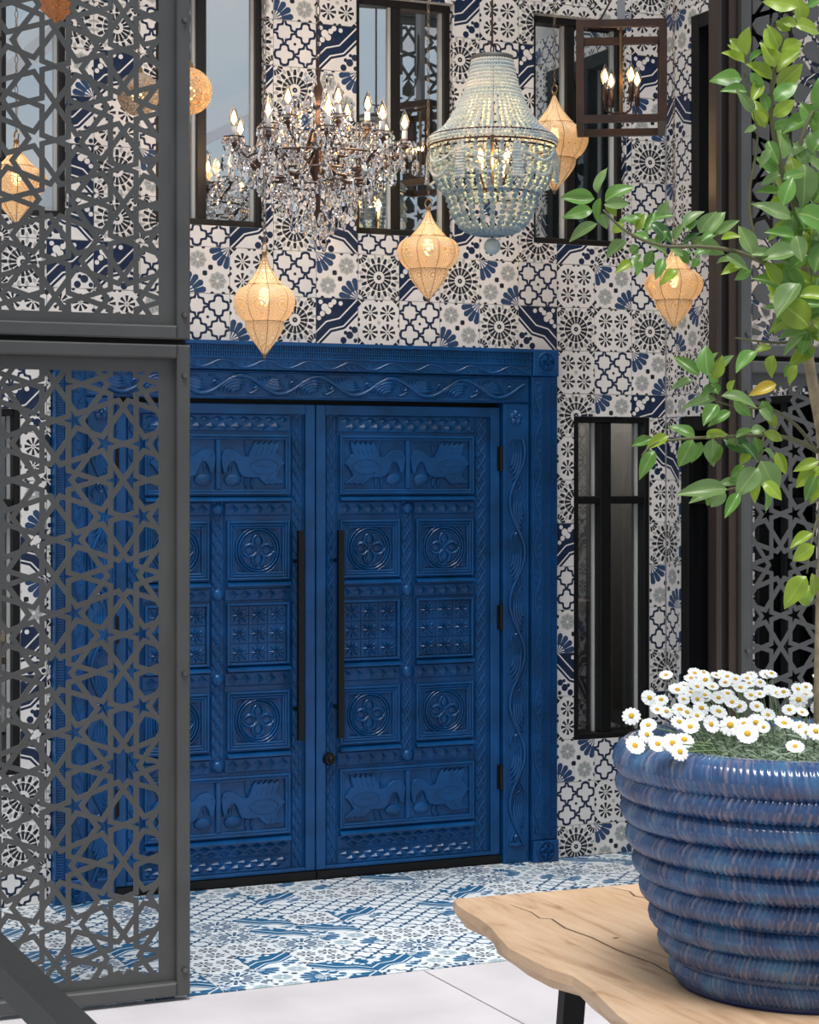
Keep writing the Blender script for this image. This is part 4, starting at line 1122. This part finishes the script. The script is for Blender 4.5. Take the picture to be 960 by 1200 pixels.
# ------------------------------------------------------------------ table, planter, daisies, tree
def wood_mat():
    m, t, b = new_mat('pale_slab_wood')
    c = t.nodes.new('ShaderNodeTexCoord'); mp = t.nodes.new('ShaderNodeMapping'); mp.inputs['Scale'].default_value = (9, 1.3, 9); t.links.new(c.outputs['Object'], mp.inputs[0])
    n = t.nodes.new('ShaderNodeTexNoise'); n.inputs['Scale'].default_value = 2.2; n.inputs['Detail'].default_value = 9; n.inputs['Distortion'].default_value = 1.2; t.links.new(mp.outputs[0], n.inputs['Vector'])
    r = t.nodes.new('ShaderNodeValToRGB'); e = r.color_ramp.elements
    e[0].position = .25; e[0].color = (.33, .19, .105, 1); e[1].position = .74; e[1].color = (.62, .445, .30, 1); k_ = e.new(.42); k_.color = (.51, .335, .205, 1)
    t.links.new(n.outputs['Fac'], r.inputs[0])
    n2 = t.nodes.new('ShaderNodeTexNoise'); n2.inputs['Scale'].default_value = 2.0; n2.inputs['Detail'].default_value = 3; t.links.new(c.outputs['Object'], n2.inputs['Vector'])
    v = ((X(t, n2.outputs['Fac'])-.5)*1.3).clamp()
    col = mixc(t, v, r.outputs[0], (.40, .22, .11))
    t.links.new(col, b.inputs['Base Color']); setin(b, Roughness=.55)
    bu = t.nodes.new('ShaderNodeBump'); bu.inputs['Strength'].default_value = .35; bu.inputs['Distance'].default_value = .003; t.links.new(n.outputs['Fac'], bu.inputs['Height']); t.links.new(bu.outputs[0], b.inputs['Normal'])
    return m
TT = .75
TB = empty('live_edge_table', (-.62, -4.9, 0)); tag(TB, 'pale live-edge wooden slab table on black metal legs carrying the planter', 'table')
edge = [(-1.128, -3.868), (-1.150, -3.93), (-1.163, -4.02), (-1.172, -4.12), (-1.190, -4.22), (-1.222, -4.33), (-1.252, -4.44), (-1.258, -4.55), (-1.262, -4.66), (-1.245, -4.76), (-1.262, -4.88), (-1.290, -4.98), (-1.322, -5.10), (-1.35, -5.25), (-1.33, -5.42), (-1.36, -5.60), (-1.35, -5.85), (-1.30, -6.15),
        (-.9, -6.17), (-.4, -6.16), (.05, -6.15), (.10, -5.8), (.06, -5.4), (.12, -5.0), (.09, -4.6), (.14, -4.2), (.11, -3.92), (-.2, -3.905), (-.565, -3.900), (-.85, -3.885)]
cx_, cy_ = -.62, -4.95; n = len(edge); vs = []; fs = []
for k_, (dz, sc) in enumerate(((0, .985), (-.006, 1.0), (-.030, 1.004), (-.050, .99), (-.055, .975))):
    for i, (a, b) in enumerate(edge):
        w_ = sc-(.012*sin(i*2.3)*(k_ >= 3))
        vs.append((cx_+(a-cx_)*w_+.62, cy_+(b-cy_)*w_+4.9, TT+dz))
for k_ in range(4):
    for i in range(n): a = k_*n+i; b = k_*n+(i+1) % n; fs.append((a, a+n, b+n, b))
fs.append(tuple(range(n))); fs.append(tuple(reversed(range(4*n, 5*n))))
top = MB().add(vs, fs).build('table_top', wood_mat(), TB, fixn=True)
M_CRACK = mat('dark_wood_crack', (.13, .075, .042), .9)
def crack(pts, w):
    m = MB(); vs = []; fs = []
    for i, (a, b) in enumerate(pts):
        q = w*(.3+.7*sin(pi*i/(len(pts)-1))); vs += [(a-q+.62, b+4.9, TT+.0006), (a+q+.62, b+4.9, TT+.0006)]
    for i in range(len(pts)-1): fs.append((2*i, 2*i+2, 2*i+3, 2*i+1))
    m.add(vs, fs).build('crack', M_CRACK, top)
crack([(-1.03, -4.02), (-1.02, -4.12), (-1.035, -4.20), (-1.01, -4.22), (-1.03, -4.33), (-1.02, -4.45), (-1.03, -4.60), (-1.02, -4.75), (-1.05, -4.95), (-1.05, -5.20)], .0036)
crack([(-.66, -3.93), (-.64, -4.0), (-.66, -4.06), (-.63, -4.12), (-.65, -4.20)], .004)
MB().dome(0, 0, .010, .006, .001, 0, 10, 2).xf(lambda p: (-.345+p[0], .42+p[2], TT-p[1]+.0001)).build('knot', M_CRACK, top)
def leg(x, y, dx, dy):
    m = MB(); w, d = .030, .016; vs = []
    for z, ox, oy in ((0, dx, dy), (TT-.056, 0, 0)):
        for a, b in ((-w, -d), (w, -d), (w, d), (-w, d)): vs.append((x+a+ox+.62, y+b+oy+4.9, z))
    m.add(vs, [(0, 1, 5, 4), (1, 2, 6, 5), (2, 3, 7, 6), (3, 0, 4, 7), (3, 2, 1, 0), (4, 5, 6, 7)])
    m.build('leg', M_BLACK, TB)
leg(-1.155, -4.60, -.05, .02); leg(-.05, -4.60, .05, .02); leg(-1.15, -5.75, -.05, -.02); leg(-.05, -5.75, .05, -.02)
for yy in (-4.58, -5.77): MB().box(-1.20+.62, .0+.62, yy-.02+4.9, yy+.02+4.9, .0, .02).build('foot_bar', M_BLACK, TB)
MB().box(-1.17+.62, -.03+.62, -4.63+4.9, -4.57+4.9, TT-.068, TT-.056).build('top_plate', M_BLACK, TB)

# planter of stacked rope-like coils with a streaky blue glaze
PC = Vector((-.785, -5.046, TT))
def glaze_mat():
    m, t, b = new_mat('streaky_blue_glaze')
    uv = t.nodes.new('ShaderNodeUVMap'); sep = t.nodes.new('ShaderNodeSeparateXYZ'); t.links.new(uv.outputs[0], sep.inputs[0])
    a = X(t, sep.outputs[0]); r_ = X(t, sep.outputs[1])
    c = t.nodes.new('ShaderNodeTexCoord'); n = t.nodes.new('ShaderNodeTexNoise'); n.inputs['Scale'].default_value = 14; n.inputs['Detail'].default_value = 5; t.links.new(c.outputs['Object'], n.inputs['Vector'])
    mp = t.nodes.new('ShaderNodeMapping'); mp.inputs['Scale'].default_value = (260, 3, 1); t.links.new(uv.outputs[0], mp.inputs[0])
    n2 = t.nodes.new('ShaderNodeTexNoise'); n2.inputs['Scale'].default_value = 1; n2.inputs['Detail'].default_value = 2; t.links.new(mp.outputs[0], n2.inputs['Vector'])
    base = t.nodes.new('ShaderNodeValToRGB'); e = base.color_ramp.elements; e[0].position = .30; e[0].color = (.012, .035, .115, 1); e[1].position = .72; e[1].color = (.045, .155, .29, 1); k_ = e.new(.52); k_.color = (.018, .068, .19, 1)
    t.links.new(n.outputs['Fac'], base.inputs[0])
    st = ((X(t, n2.outputs['Fac'])-.50)*5.0).clamp()
    col = mixc(t, st*.65, base.outputs[0], (.25, .21, .25))
    rimw = (r_-1.0).clamp()
    t.links.new(col, b.inputs['Base Color']); setin(b, Roughness=.22); b.inputs['Coat Weight'].default_value = .5; b.inputs['Coat Roughness'].default_value = .08
    return m
M_GLAZE = glaze_mat()
PT = empty('coil_planter', PC); tag(PT, 'large blue glazed planter of stacked twisted coils on the wooden table', 'planter')
CO = [0]
def coil(R, z, rr, rz, name='coil', twist=180, amp=.065, na=1080, nr=18):
    vs = []; fs = []; CO[0] += 1; sg = 1 if CO[0] % 2 else -1
    for i in range(na):
        th = 2*pi*i/na
        for j in range(nr):
            ph = 2*pi*j/nr
            k_ = 1+amp*sin(twist*th+ph*4.0*sg)*max(0, cos(ph)*.6+.5)
            q = R+rr*k_*cos(ph); vs.append((q*cos(th), q*sin(th), z+rz*k_*sin(ph)))
    for i in range(na):
        for j in range(nr):
            a = i*nr+j; b = ((i+1) % na)*nr+j; c = ((i+1) % na)*nr+(j+1) % nr; d = i*nr+(j+1) % nr; fs.append((a, b, c, d))
    o = MB().add(vs, fs).build(name, M_GLAZE, PT, True)
    me = o.data; ul = me.uv_layers.new(name='UVMap'); L = []
    for i in range(na):
        for j in range(nr):
            ph0, ph1 = j/nr, (j+1)/nr; sk = .0222*sg
            L += [(i/na+ph0*sk, ph0), ((i+1)/na+ph0*sk, ph0), ((i+1)/na+ph1*sk, ph1), (i/na+ph1*sk, ph1)]
    ul.data.foreach_set('uv', [q for p in L for q in p])
    return o
M2 = 4.71/F_PX
prof = [(725, 917), (731, 947), (737.5, 978), (745, 1008), (753, 1038), (764, 1070), (775, 1099), (788, 1130)]
coil((945-722)*M2-.052, 1.268-TT, .056, .048, 'rim_coil', 180, .042)
for u_, v_ in prof:
    z_ = CZ-(v_-HORIZON)*M2-TT; coil((945-u_)*M2-.036, z_, .040, .0345)
MB().lathe([(.001, .004), (.29, .004), (.30, .02), (.31, .06), (.33, .12), (.37, .26), (.385, .42), (.38, .50), (.34, .50), (.34, .46), (.001, .46)], 48).build('pot_body', M_GLAZE, PT, True)
MB().lathe([(.001, .02), (.295, .02), (.300, .010), (.300, 0.001), (.001, .001)], 48).build('foot', mat('deep_blue_foot', (.006, .02, .09), .3), PT, True)
soil = MB().lathe([(.001, .502), (.2, .498), (.338, .490), (.339, .462), (.001, .462)], 40).build('soil', mat('soil', (.035, .025, .018), .95, bump=.8, bscale=40), PT)

# daisies
M_PETAL = mat('white_petal', (.86, .87, .87), .6); M_DISC = mat('yellow_disc', (.72, .42, .02), .7, bump=.6, bscale=300)
M_SILVER = mat('silvery_leaf', (.22, .29, .20), .7, var=.35, vscale=25); M_STEM = mat('green_stem', (.16, .24, .09), .6)
DP = empty('daisy_plant', PC+Vector((0, 0, .50))); tag(DP, 'mound of white daisies with yellow centres growing in the blue planter', 'flowers')
def daisy_mesh(np_, cup):
    m = MB(); vs = []; fs = []
    for k in range(np_):
        a = 2*pi*k/np_; ca, sa = cos(a), sin(a); b = len(vs); lift = .0012*(k % 2)
        for r_, w_ in ((.005, .0028), (.014, .0046), (.021, .0050), (.0255, .0030)):
            z = lift+cup*(r_/.025)**2
            for s_ in (-1, 0, 1): vs.append((r_*ca-s_*w_*sa, r_*sa+s_*w_*ca, z+(.0010 if s_ == 0 else 0)))
        for i in range(3):
            for j in range(2): q = b+i*3+j; fs.append((q, q+3, q+4, q+1))
    return m.add(vs, fs).mesh('daisy', M_PETAL)
DM = [daisy_mesh(15, .004), daisy_mesh(13, -.004), daisy_mesh(16, .0)]
disc = MB().lathe([(.0080, -.001), (.0078, .002), (.0055, .0045), (.0001, .0055)], 12).mesh('disc', M_DISC, True)
FL = [(740,839,10),(744,874,11),(760,850,9),(758,861,9),(771,872,10),(788,871,11),(802,867,11),(797,881,10),(797,832,9),(805,835,9),(809,852,10),(796,846,9),(781,834,8),(761,818,9),(794,809,10),(822,830,9),(817,839,8),(833,849,10),(842,834,10),(842,818,8),(856,850,12),(876,860,12),(886,847,10),(887,828,8),(867,828,8),(911,813,10),(936,820,10),(919,848,11),(938,852,9),(932,875,10),(956,857,10),(945,858,8),(817,805,8),(827,797,9),(810,795,8),(872,848,8),(858,823,8),(853,813,8),(940,835,7),(903,810,8),(793,808,8),(815,803,8),(850,800,7),(868,806,8),(835,805,7),(880,815,8),(775,820,8),(770,832,8),(848,790,7),(862,796,7),(826,815,8),(900,838,8),(925,832,8),(895,852,7),(960,830,9),(970,850,9),(985,840,10),(1000,860,10),(1015,845,10)]
rd = random.Random(21)
stems = MB()
for i in range(34): FL.append((rd.uniform(775, 985), rd.uniform(788, 822), rd.uniform(6, 8)))
for u_, v_, r_ in FL:
    depth = 4.71-.33+min(.60, max(0, (882-v_))/85*.55)+rd.uniform(-.03, .03)
    p = px(u_, v_, depth)-DP.location
    rr = hypot(p.x, p.y)
    to = Vector((-.30+rd.uniform(-.3, .3), -.75+rd.uniform(-.2, .2), .65+rd.uniform(-.25, .35)))
    if v_ < 815: to.z += .5
    to.normalize(); s_ = r_*depth/F_PX/.0255*1.12
    q = to.to_track_quat('Z', 'Y').to_matrix().to_4x4()
    f = inst('daisy_head', rd.choice(DM), DP, mat=Matrix.Translation(p)@q@Matrix.Rotation(rd.uniform(0, 1), 4, 'Z')@Matrix.Scale(s_, 4))
    inst('daisy_disc', disc, f, (0, 0, .0005))
    k_ = min(1, .29/max(rr, .01)); base = Vector((p.x*k_*.75, p.y*k_*.75, .0))
    stems.tube([base, (base+p)/2+Vector((0, 0, .03)), p-to*.002], .0016, 4, False)
stems.build('daisy_stems', M_STEM, DP)
fo = MB()
for i in range(5200):
    a = rd.uniform(0, 2*pi); R = .335*sqrt(rd.random()); x, y = R*cos(a), R*sin(a); hgt = .035+.10*(1-(R/.34)**2)*rd.random()+.02*rd.random()
    z0 = hgt*rd.random()*.75; d = Vector((rd.gauss(0, 1)+x*1.5, rd.gauss(0, 1)+y*1.5, rd.uniform(.1, 1.2))).normalized(); L = rd.uniform(.025, .055)
    sd_ = d.orthogonal().normalized()*rd.uniform(.0012, .0026); p0 = Vector((x, y, z0)); p1 = p0+d*L*.55; p2 = p0+d*L+Vector((0, 0, -.006))
    fo.add([p0-sd_*.5, p0+sd_*.5, p1+sd_, p1-sd_, p2], [(0, 1, 2, 3), (3, 2, 4)])
o = fo.build('daisy_foliage', M_SILVER, DP); tag(o, kind='stuff')

# ---- lemon tree
def leaf_mat(name, col, tr):
    m, t, b = new_mat(name); out = [n for n in t.nodes if n.type == 'OUTPUT_MATERIAL'][0]
    oi = t.nodes.new('ShaderNodeObjectInfo'); c = t.nodes.new('ShaderNodeTexCoord'); n = t.nodes.new('ShaderNodeTexNoise'); n.inputs['Scale'].default_value = 3.0; t.links.new(c.outputs['Object'], n.inputs['Vector'])
    v = (X(t, oi.outputs['Random'])*.6+X(t, n.outputs['Fac'])*.5).clamp()
    col_ = mixc(t, v, tuple(q*.62 for q in col), tuple(min(1, q*1.35) for q in col))
    # pale midrib
    sp_ = t.nodes.new('ShaderNodeSeparateXYZ'); t.links.new(c.outputs['Object'], sp_.inputs[0])
    rib = X(t, sp_.outputs[1]).abs().lt(.012)
    col_ = mixc(t, rib*.5, col_, (.45, .55, .20))
    t.links.new(col_, b.inputs['Base Color']); setin(b, Roughness=.33); b.inputs['Specular IOR Level'].default_value = .5
    tl = t.nodes.new('ShaderNodeBsdfTranslucent'); tl.inputs[0].default_value = (*tr, 1)
    mi = t.nodes.new('ShaderNodeMixShader'); mi.inputs[0].default_value = .28; t.links.new(b.outputs[0], mi.inputs[1]); t.links.new(tl.outputs[0], mi.inputs[2]); t.links.new(mi.outputs[0], out.inputs[0]); return m
ML = {'l': leaf_mat('bright_leaf', (.22, .32, .03), (.35, .5, .04)), 'm': leaf_mat('green_leaf', (.10, .225, .045), (.2, .4, .05)), 'p': leaf_mat('pale_glossy_leaf', (.16, .25, .09), (.2, .4, .08)),
      'd': leaf_mat('dark_leaf', (.035, .10, .03), (.1, .25, .03)), 'y': leaf_mat('yellow_leaf', (.55, .38, .03), (.6, .45, .05))}
def leaf_mesh(kind, var):
    m = MB(); n = 9; vs = []; fs = []
    fold, curl, wv = ((.10, .10, 0), (.16, -.02, .02), (.06, .20, .03))[var]
    for i in range(n):
        t = i/(n-1); w = .235*(sin(pi*t**.82)**.85)*(1-.12*t)+.006*(1-t)
        z = -curl*t*t*1.2+.05*sin(pi*t)
        for j in (-2, -1, 0, 1, 2):
            s = j/2; vs.append((t, s*w, z+abs(s)**1.3*fold*w/.235*1.2+wv*sin(9*t+s)))
    for i in range(n-1):
        for j in range(4): a = i*5+j; fs.append((a, a+5, a+6, a+1))
    return m.add(vs, fs).mesh('leaf', ML[kind], True)
LM = {(k_, v): leaf_mesh(k_, v) for k_ in ML for v in range(3)}
TR = empty('lemon_tree', PC+Vector((.03, .02, .49))); tag(TR, 'young citrus tree with leafy branches growing out of the blue planter', 'tree')
OFF = TR.location.copy()
M_BARK = mat('pale_bark', (.30, .24, .15), .8, var=.3, vscale=30, bump=.5, bscale=80); M_TWIG = mat('green_brown_twig', (.10, .10, .045), .7)
rl = random.Random(9)
def branch(pts, r0, r1, m=M_TWIG, nm='branch'):
    P = [px(u_, v_, d)-OFF for u_, v_, d in pts]; Q = []
    for i in range(len(P)-1):
        a, b, c, d = P[max(i-1, 0)], P[i], P[i+1], P[min(i+2, len(P)-1)]
        for k_ in range(4):
            t = k_/4; Q.append(.5*((2*b)+(c-a)*t+(2*a-5*b+4*c-d)*t*t+(3*b-a-3*c+d)*t**3))
    Q.append(P[-1]); n = len(Q)
    MB().tube(Q, [r0+(r1-r0)*i/(n-1) for i in range(n)], 7).build(nm, m, TR, True); return Q
branch([(962, 880, 4.70), (962, 800, 4.70), (964, 700, 4.70), (967, 600, 4.69), (965, 520, 4.67), (955, 462, 4.65), (947, 410, 4.63), (946, 350, 4.62), (942, 300, 4.60)], .0165, .011, M_BARK, 'trunk')
branch([(942, 300, 4.60), (934, 250, 4.58), (920, 212, 4.56), (908, 160, 4.54), (904, 120, 4.53), (909, 75, 4.52), (920, 40, 4.5)], .009, .004)
branch([(934, 250, 4.58), (936, 180, 4.6), (948, 140, 4.62), (962, 118, 4.64), (985, 80, 4.66)], .006, .003)
branch([(952, 340, 4.62), (925, 322, 4.55), (896, 308, 4.50), (860, 294, 4.46), (820, 289, 4.43), (775, 288, 4.42), (735, 272, 4.41), (707, 246, 4.40)], .007, .0025)
branch([(957, 528, 4.67), (930, 515, 4.60), (895, 510, 4.55), (850, 512, 4.50), (805, 514, 4.47), (768, 520, 4.46), (752, 534, 4.45)], .006, .002)
branch([(958, 530, 4.67), (935, 500, 4.62), (905, 480, 4.58), (870, 478, 4.55), (838, 470, 4.53)], .005, .002)
branch([(948, 395, 4.63), (920, 402, 4.58), (890, 400, 4.55), (862, 396, 4.53)], .004, .002)
branch([(895, 510, 4.55), (892, 530, 4.54), (888, 560, 4.53), (870, 570, 4.52), (840, 576, 4.50)], .004, .002)
branch([(838, 470, 4.53), (833, 450, 4.52), (828, 430, 4.52)], .003, .002)
branch([(896, 308, 4.50), (885, 280, 4.52), (878, 230, 4.53), (888, 160, 4.53), (876, 100, 4.52), (875, 60, 4.51)], .004, .002)
branch([(960, 600, 4.69), (950, 640, 4.62), (946, 672, 4.60)], .003, .002)
def leaf(u0, v0, u1, v1, kind=None, d=None, wide=1.0):
    d = d if d else 4.50
    d += rl.uniform(-.05, .05)
    a = px(u0, v0, d); b = px(u1, v1, d+rl.uniform(-.022, .022)); L = (b-a).length
    x = (b-a).normalized(); toc = (CAMP-a).normalized()
    nrm = (toc*rl.uniform(.55, 1.0)+Vector((0, 0, 1))*rl.uniform(.2, .9)+RIGHT*rl.uniform(-.5, .5))
    z = (nrm-x*nrm.dot(x)).normalized(); y = z.cross(x)
    M = Matrix((x, y, z)).transposed().to_4x4()
    k_ = kind or rl.choice('lmmpp'); L *= 1.04; W_ = wide*L*rl.uniform(.85, 1.15)
    W_ = max(W_, .055)
    inst('leaf', LM[(k_, rl.randrange(3))], TR, mat=Matrix.Translation(a-OFF)@M@Matrix.Diagonal((L, W_, L, 1)))
LV = """700 226 707 196 p 1.2;697 233 658 232 m 1;695 247 661 252 m 1;700 262 667 281 p 1;709 236 742 217 m 1.3;708 240 738 238 p 1;704 232 699 260 m .8;711 238 722 252 l .9;706 250 710 268 p 1;725 262 750 252 m 1
735 283 712 302 p 1.2;738 262 752 250 m 1;745 270 757 250 l 1;755 272 766 250 m 1;763 262 789 281 d 1.3;764 257 788 251 m 1.2;772 252 783 237 p 1.2;754 283 784 297 p 1.2;750 298 744 313 m 1;742 307 722 318 l 1;757 306 747 324 m 1;765 293 757 313 m 1.2;777 303 769 326 m 1;795 316 774 331 l 1.2;795 293 806 309 m 1;801 287 818 270 d 1;790 282 801 262 p 1;800 266 824 246 p 1;805 272 818 256 m 1;810 281 849 297 p 1;820 273 838 248 p 1.2;830 277 850 250 p 1.1;838 274 865 258 p 1;845 280 867 276 l 1.4;820 303 811 313 m 1;840 309 862 306 p 1;850 299 876 316 p 1;869 308 847 320 l 1;881 317 860 327 m 1;882 297 866 266 p 1.5;875 300 906 298 p 1;770 285 780 270 m 1;785 292 800 300 p 1.2;730 262 718 272 l 1;748 288 738 297 m 1;833 290 815 296 m 1;760 280 742 272 m 1;790 300 812 292 p 1;822 283 842 272 m 1.1
764 514 741 523 m 1;784 511 758 527 l 1;767 528 750 558 m 1;815 512 787 497 m 1.1;812 515 797 547 m 1.2;822 518 811 541 m 1;836 514 835 546 p 1.4;843 520 837 547 m 1;828 513 854 504 l 1.1;848 515 885 529 d 1.2;863 513 884 502 m 1;861 511 856 526 p 1;880 505 897 503 p 1;885 512 890 532 m 1;895 506 920 516 l 1;895 527 907 541 p 1.3;889 548 864 579 p 1.4;892 540 911 576 p 1.4;895 565 916 583 l 1.3;888 565 884 588 l 1.2;896 570 903 600 m 1;910 530 921 555 l 1.2;875 560 855 563 m 1;872 545 857 561 m 1.1;868 566 840 568 p 1;866 578 850 607 m .8;852 573 796 577 p .8;842 575 809 587 p .8;836 577 829 592 m 1;850 575 833 594 p 1.2;880 530 868 545 l 1;900 545 905 565 d 1.1;870 520 890 540 d 1.1
840 468 801 473 p 1;841 474 825 499 m 1.2;856 482 831 498 m .8;845 464 887 474 p 1.1;842 462 833 449 m 1;820 440 791 417 m 1;812 446 785 453 p 1;830 440 826 405 m 1.2;835 444 846 417 l 1.1;838 436 858 416 p 1.1;842 448 831 437 m 1;855 460 862 446 l .9;910 450 879 462 y 1.1;890 480 906 492 p 1.3;905 484 908 502 l 1;893 470 905 489 m 1;828 430 838 412 m 1.2;860 470 880 488 m 1;838 452 822 462 m 1
887 412 864 437 m 1.2;904 407 884 412 l 1;907 416 901 442 l 1.3;947 390 913 399 p 1.1;942 394 920 417 p 1;935 428 922 450 l 1.4;930 428 919 441 m 1;932 368 900 386 l 1.1;948 383 908 345 l 1.2;960 546 934 571 l 1.2;960 540 931 551 l 1.1;956 558 944 586 m 1;953 625 927 643 l 1;955 640 928 656 l 1.2;945 675 919 710 l 1.3;952 672 957 700 l 1;940 540 962 556 m 1;962 560 950 590 l 1
875 64 879 32 l 1.4;873 60 856 46 l 1.2;873 74 846 63 l 1.1;870 93 834 91 m 1.2;876 108 845 108 m 1;872 70 855 52 l 1;879 72 897 60 m 1.2;905 93 874 76 l 1.4;909 79 896 49 l 1.4;912 58 895 33 l 1.3;912 57 903 30 l 1.1;914 60 942 48 l 1.3;911 85 939 61 l 1.3;911 102 940 76 l 1.3;908 118 933 96 m 1.3;906 136 932 117 l 1.3;905 150 936 142 m 1;884 132 866 107 p 1;887 150 872 153 p 1;897 150 884 117 l 1.2;900 130 893 107 m 1;897 144 884 128 l 1;926 36 910 24 l 1.4;933 31 915 21 l 1.3;938 27 935 -4 l 1.5;932 30 963 34 l 1.4;935 9 895 -2 l 1.1;947 8 965 -2 m 1;890 95 880 120 l 1;880 85 895 105 m 1.2;900 165 912 190 m 1;905 175 888 195 p 1;915 205 890 215 p 1;918 210 945 200 m 1.2"""
for row in LV.replace('\n', ';').split(';'):
    q = row.split(); leaf(float(q[0]), float(q[1]), float(q[2]), float(q[3]), q[4], None, float(q[5]))
# the dense right-hand part of the crown, leaf by leaf along its shoots
shoots = [((934, 250), (962, 120), 16), ((946, 400), (936, 260), 26), ((950, 330), (985, 230), 18), ((945, 300), (905, 190), 18), ((955, 420), (985, 330), 8), ((940, 350), (900, 330), 8), ((950, 380), (925, 350), 8), ((948, 250), (970, 200), 8)]
for (ua, va), (ub, vb), n in shoots:
    for i in range(n):
        t = (i+.5)/n; u_ = ua+(ub-ua)*t+rl.uniform(-5, 5); v_ = va+(vb-va)*t+rl.uniform(-5, 5); an = rl.uniform(0, 2*pi); L = rl.uniform(32, 54)
        leaf(u_, v_, u_+L*cos(an)*.9, v_+L*sin(an)*.9, rl.choice('llmmpm'), 4.60+rl.uniform(-.14, .12), rl.uniform(1, 1.3))
lm = px(944, 697, 4.58)-OFF
MB().lathe(smooth_prof([(.0005, -.026), (.006, -.024), (.017, -.012), (.0205, .002), (.017, .014), (.008, .021), (.0005, .022)], 3), 18).build('lime', mat('lime_skin', (.27, .42, .05), .35, var=.2, vscale=40, bump=.2, bscale=300), TR, True, lm)

# ------------------------------------------------------------------ handrail at the lower left corner
M_RAIL = mat('charcoal_rail', (.016, .017, .018), .5, var=.1, spec=.3)
HR = empty('handrail', (-2.78, -5.9, 0)); tag(HR, 'dark metal handrail crossing the lower left corner of the view', 'handrail')
def obox(mb, a, b, w, h):
    a, b = Vector(a), Vector(b); d = (b-a).normalized(); s = d.cross(UP).normalized()*w/2; u = s.cross(d).normalized()*h/2
    vs = [p+i*s+j*u for p in (a, b) for i, j in ((-1, -1), (1, -1), (1, 1), (-1, 1))]
    return mb.add(vs, [(0, 1, 5, 4), (1, 2, 6, 5), (2, 3, 7, 6), (3, 0, 4, 7), (3, 2, 1, 0), (4, 5, 6, 7)])
O_ = Vector((2.78, 5.9, 0))
A_ = px(-60, 1068, 3.72)+O_; B_ = px(150, 1278, 2.9)+O_
obox(MB(), A_, B_, .055, .05).build('rail', M_RAIL, HR)
for t in (.12, .85):
    q = A_+(B_-A_)*t; MB().box(q.x-.02, q.x+.02, q.y-.02, q.y+.02, 0, q.z-.02).build('post', M_RAIL, HR)
lo = Vector((0, 0, -.80)); obox(MB(), A_+lo, B_+lo, .03, .03).build('lower_rail', M_RAIL, HR)
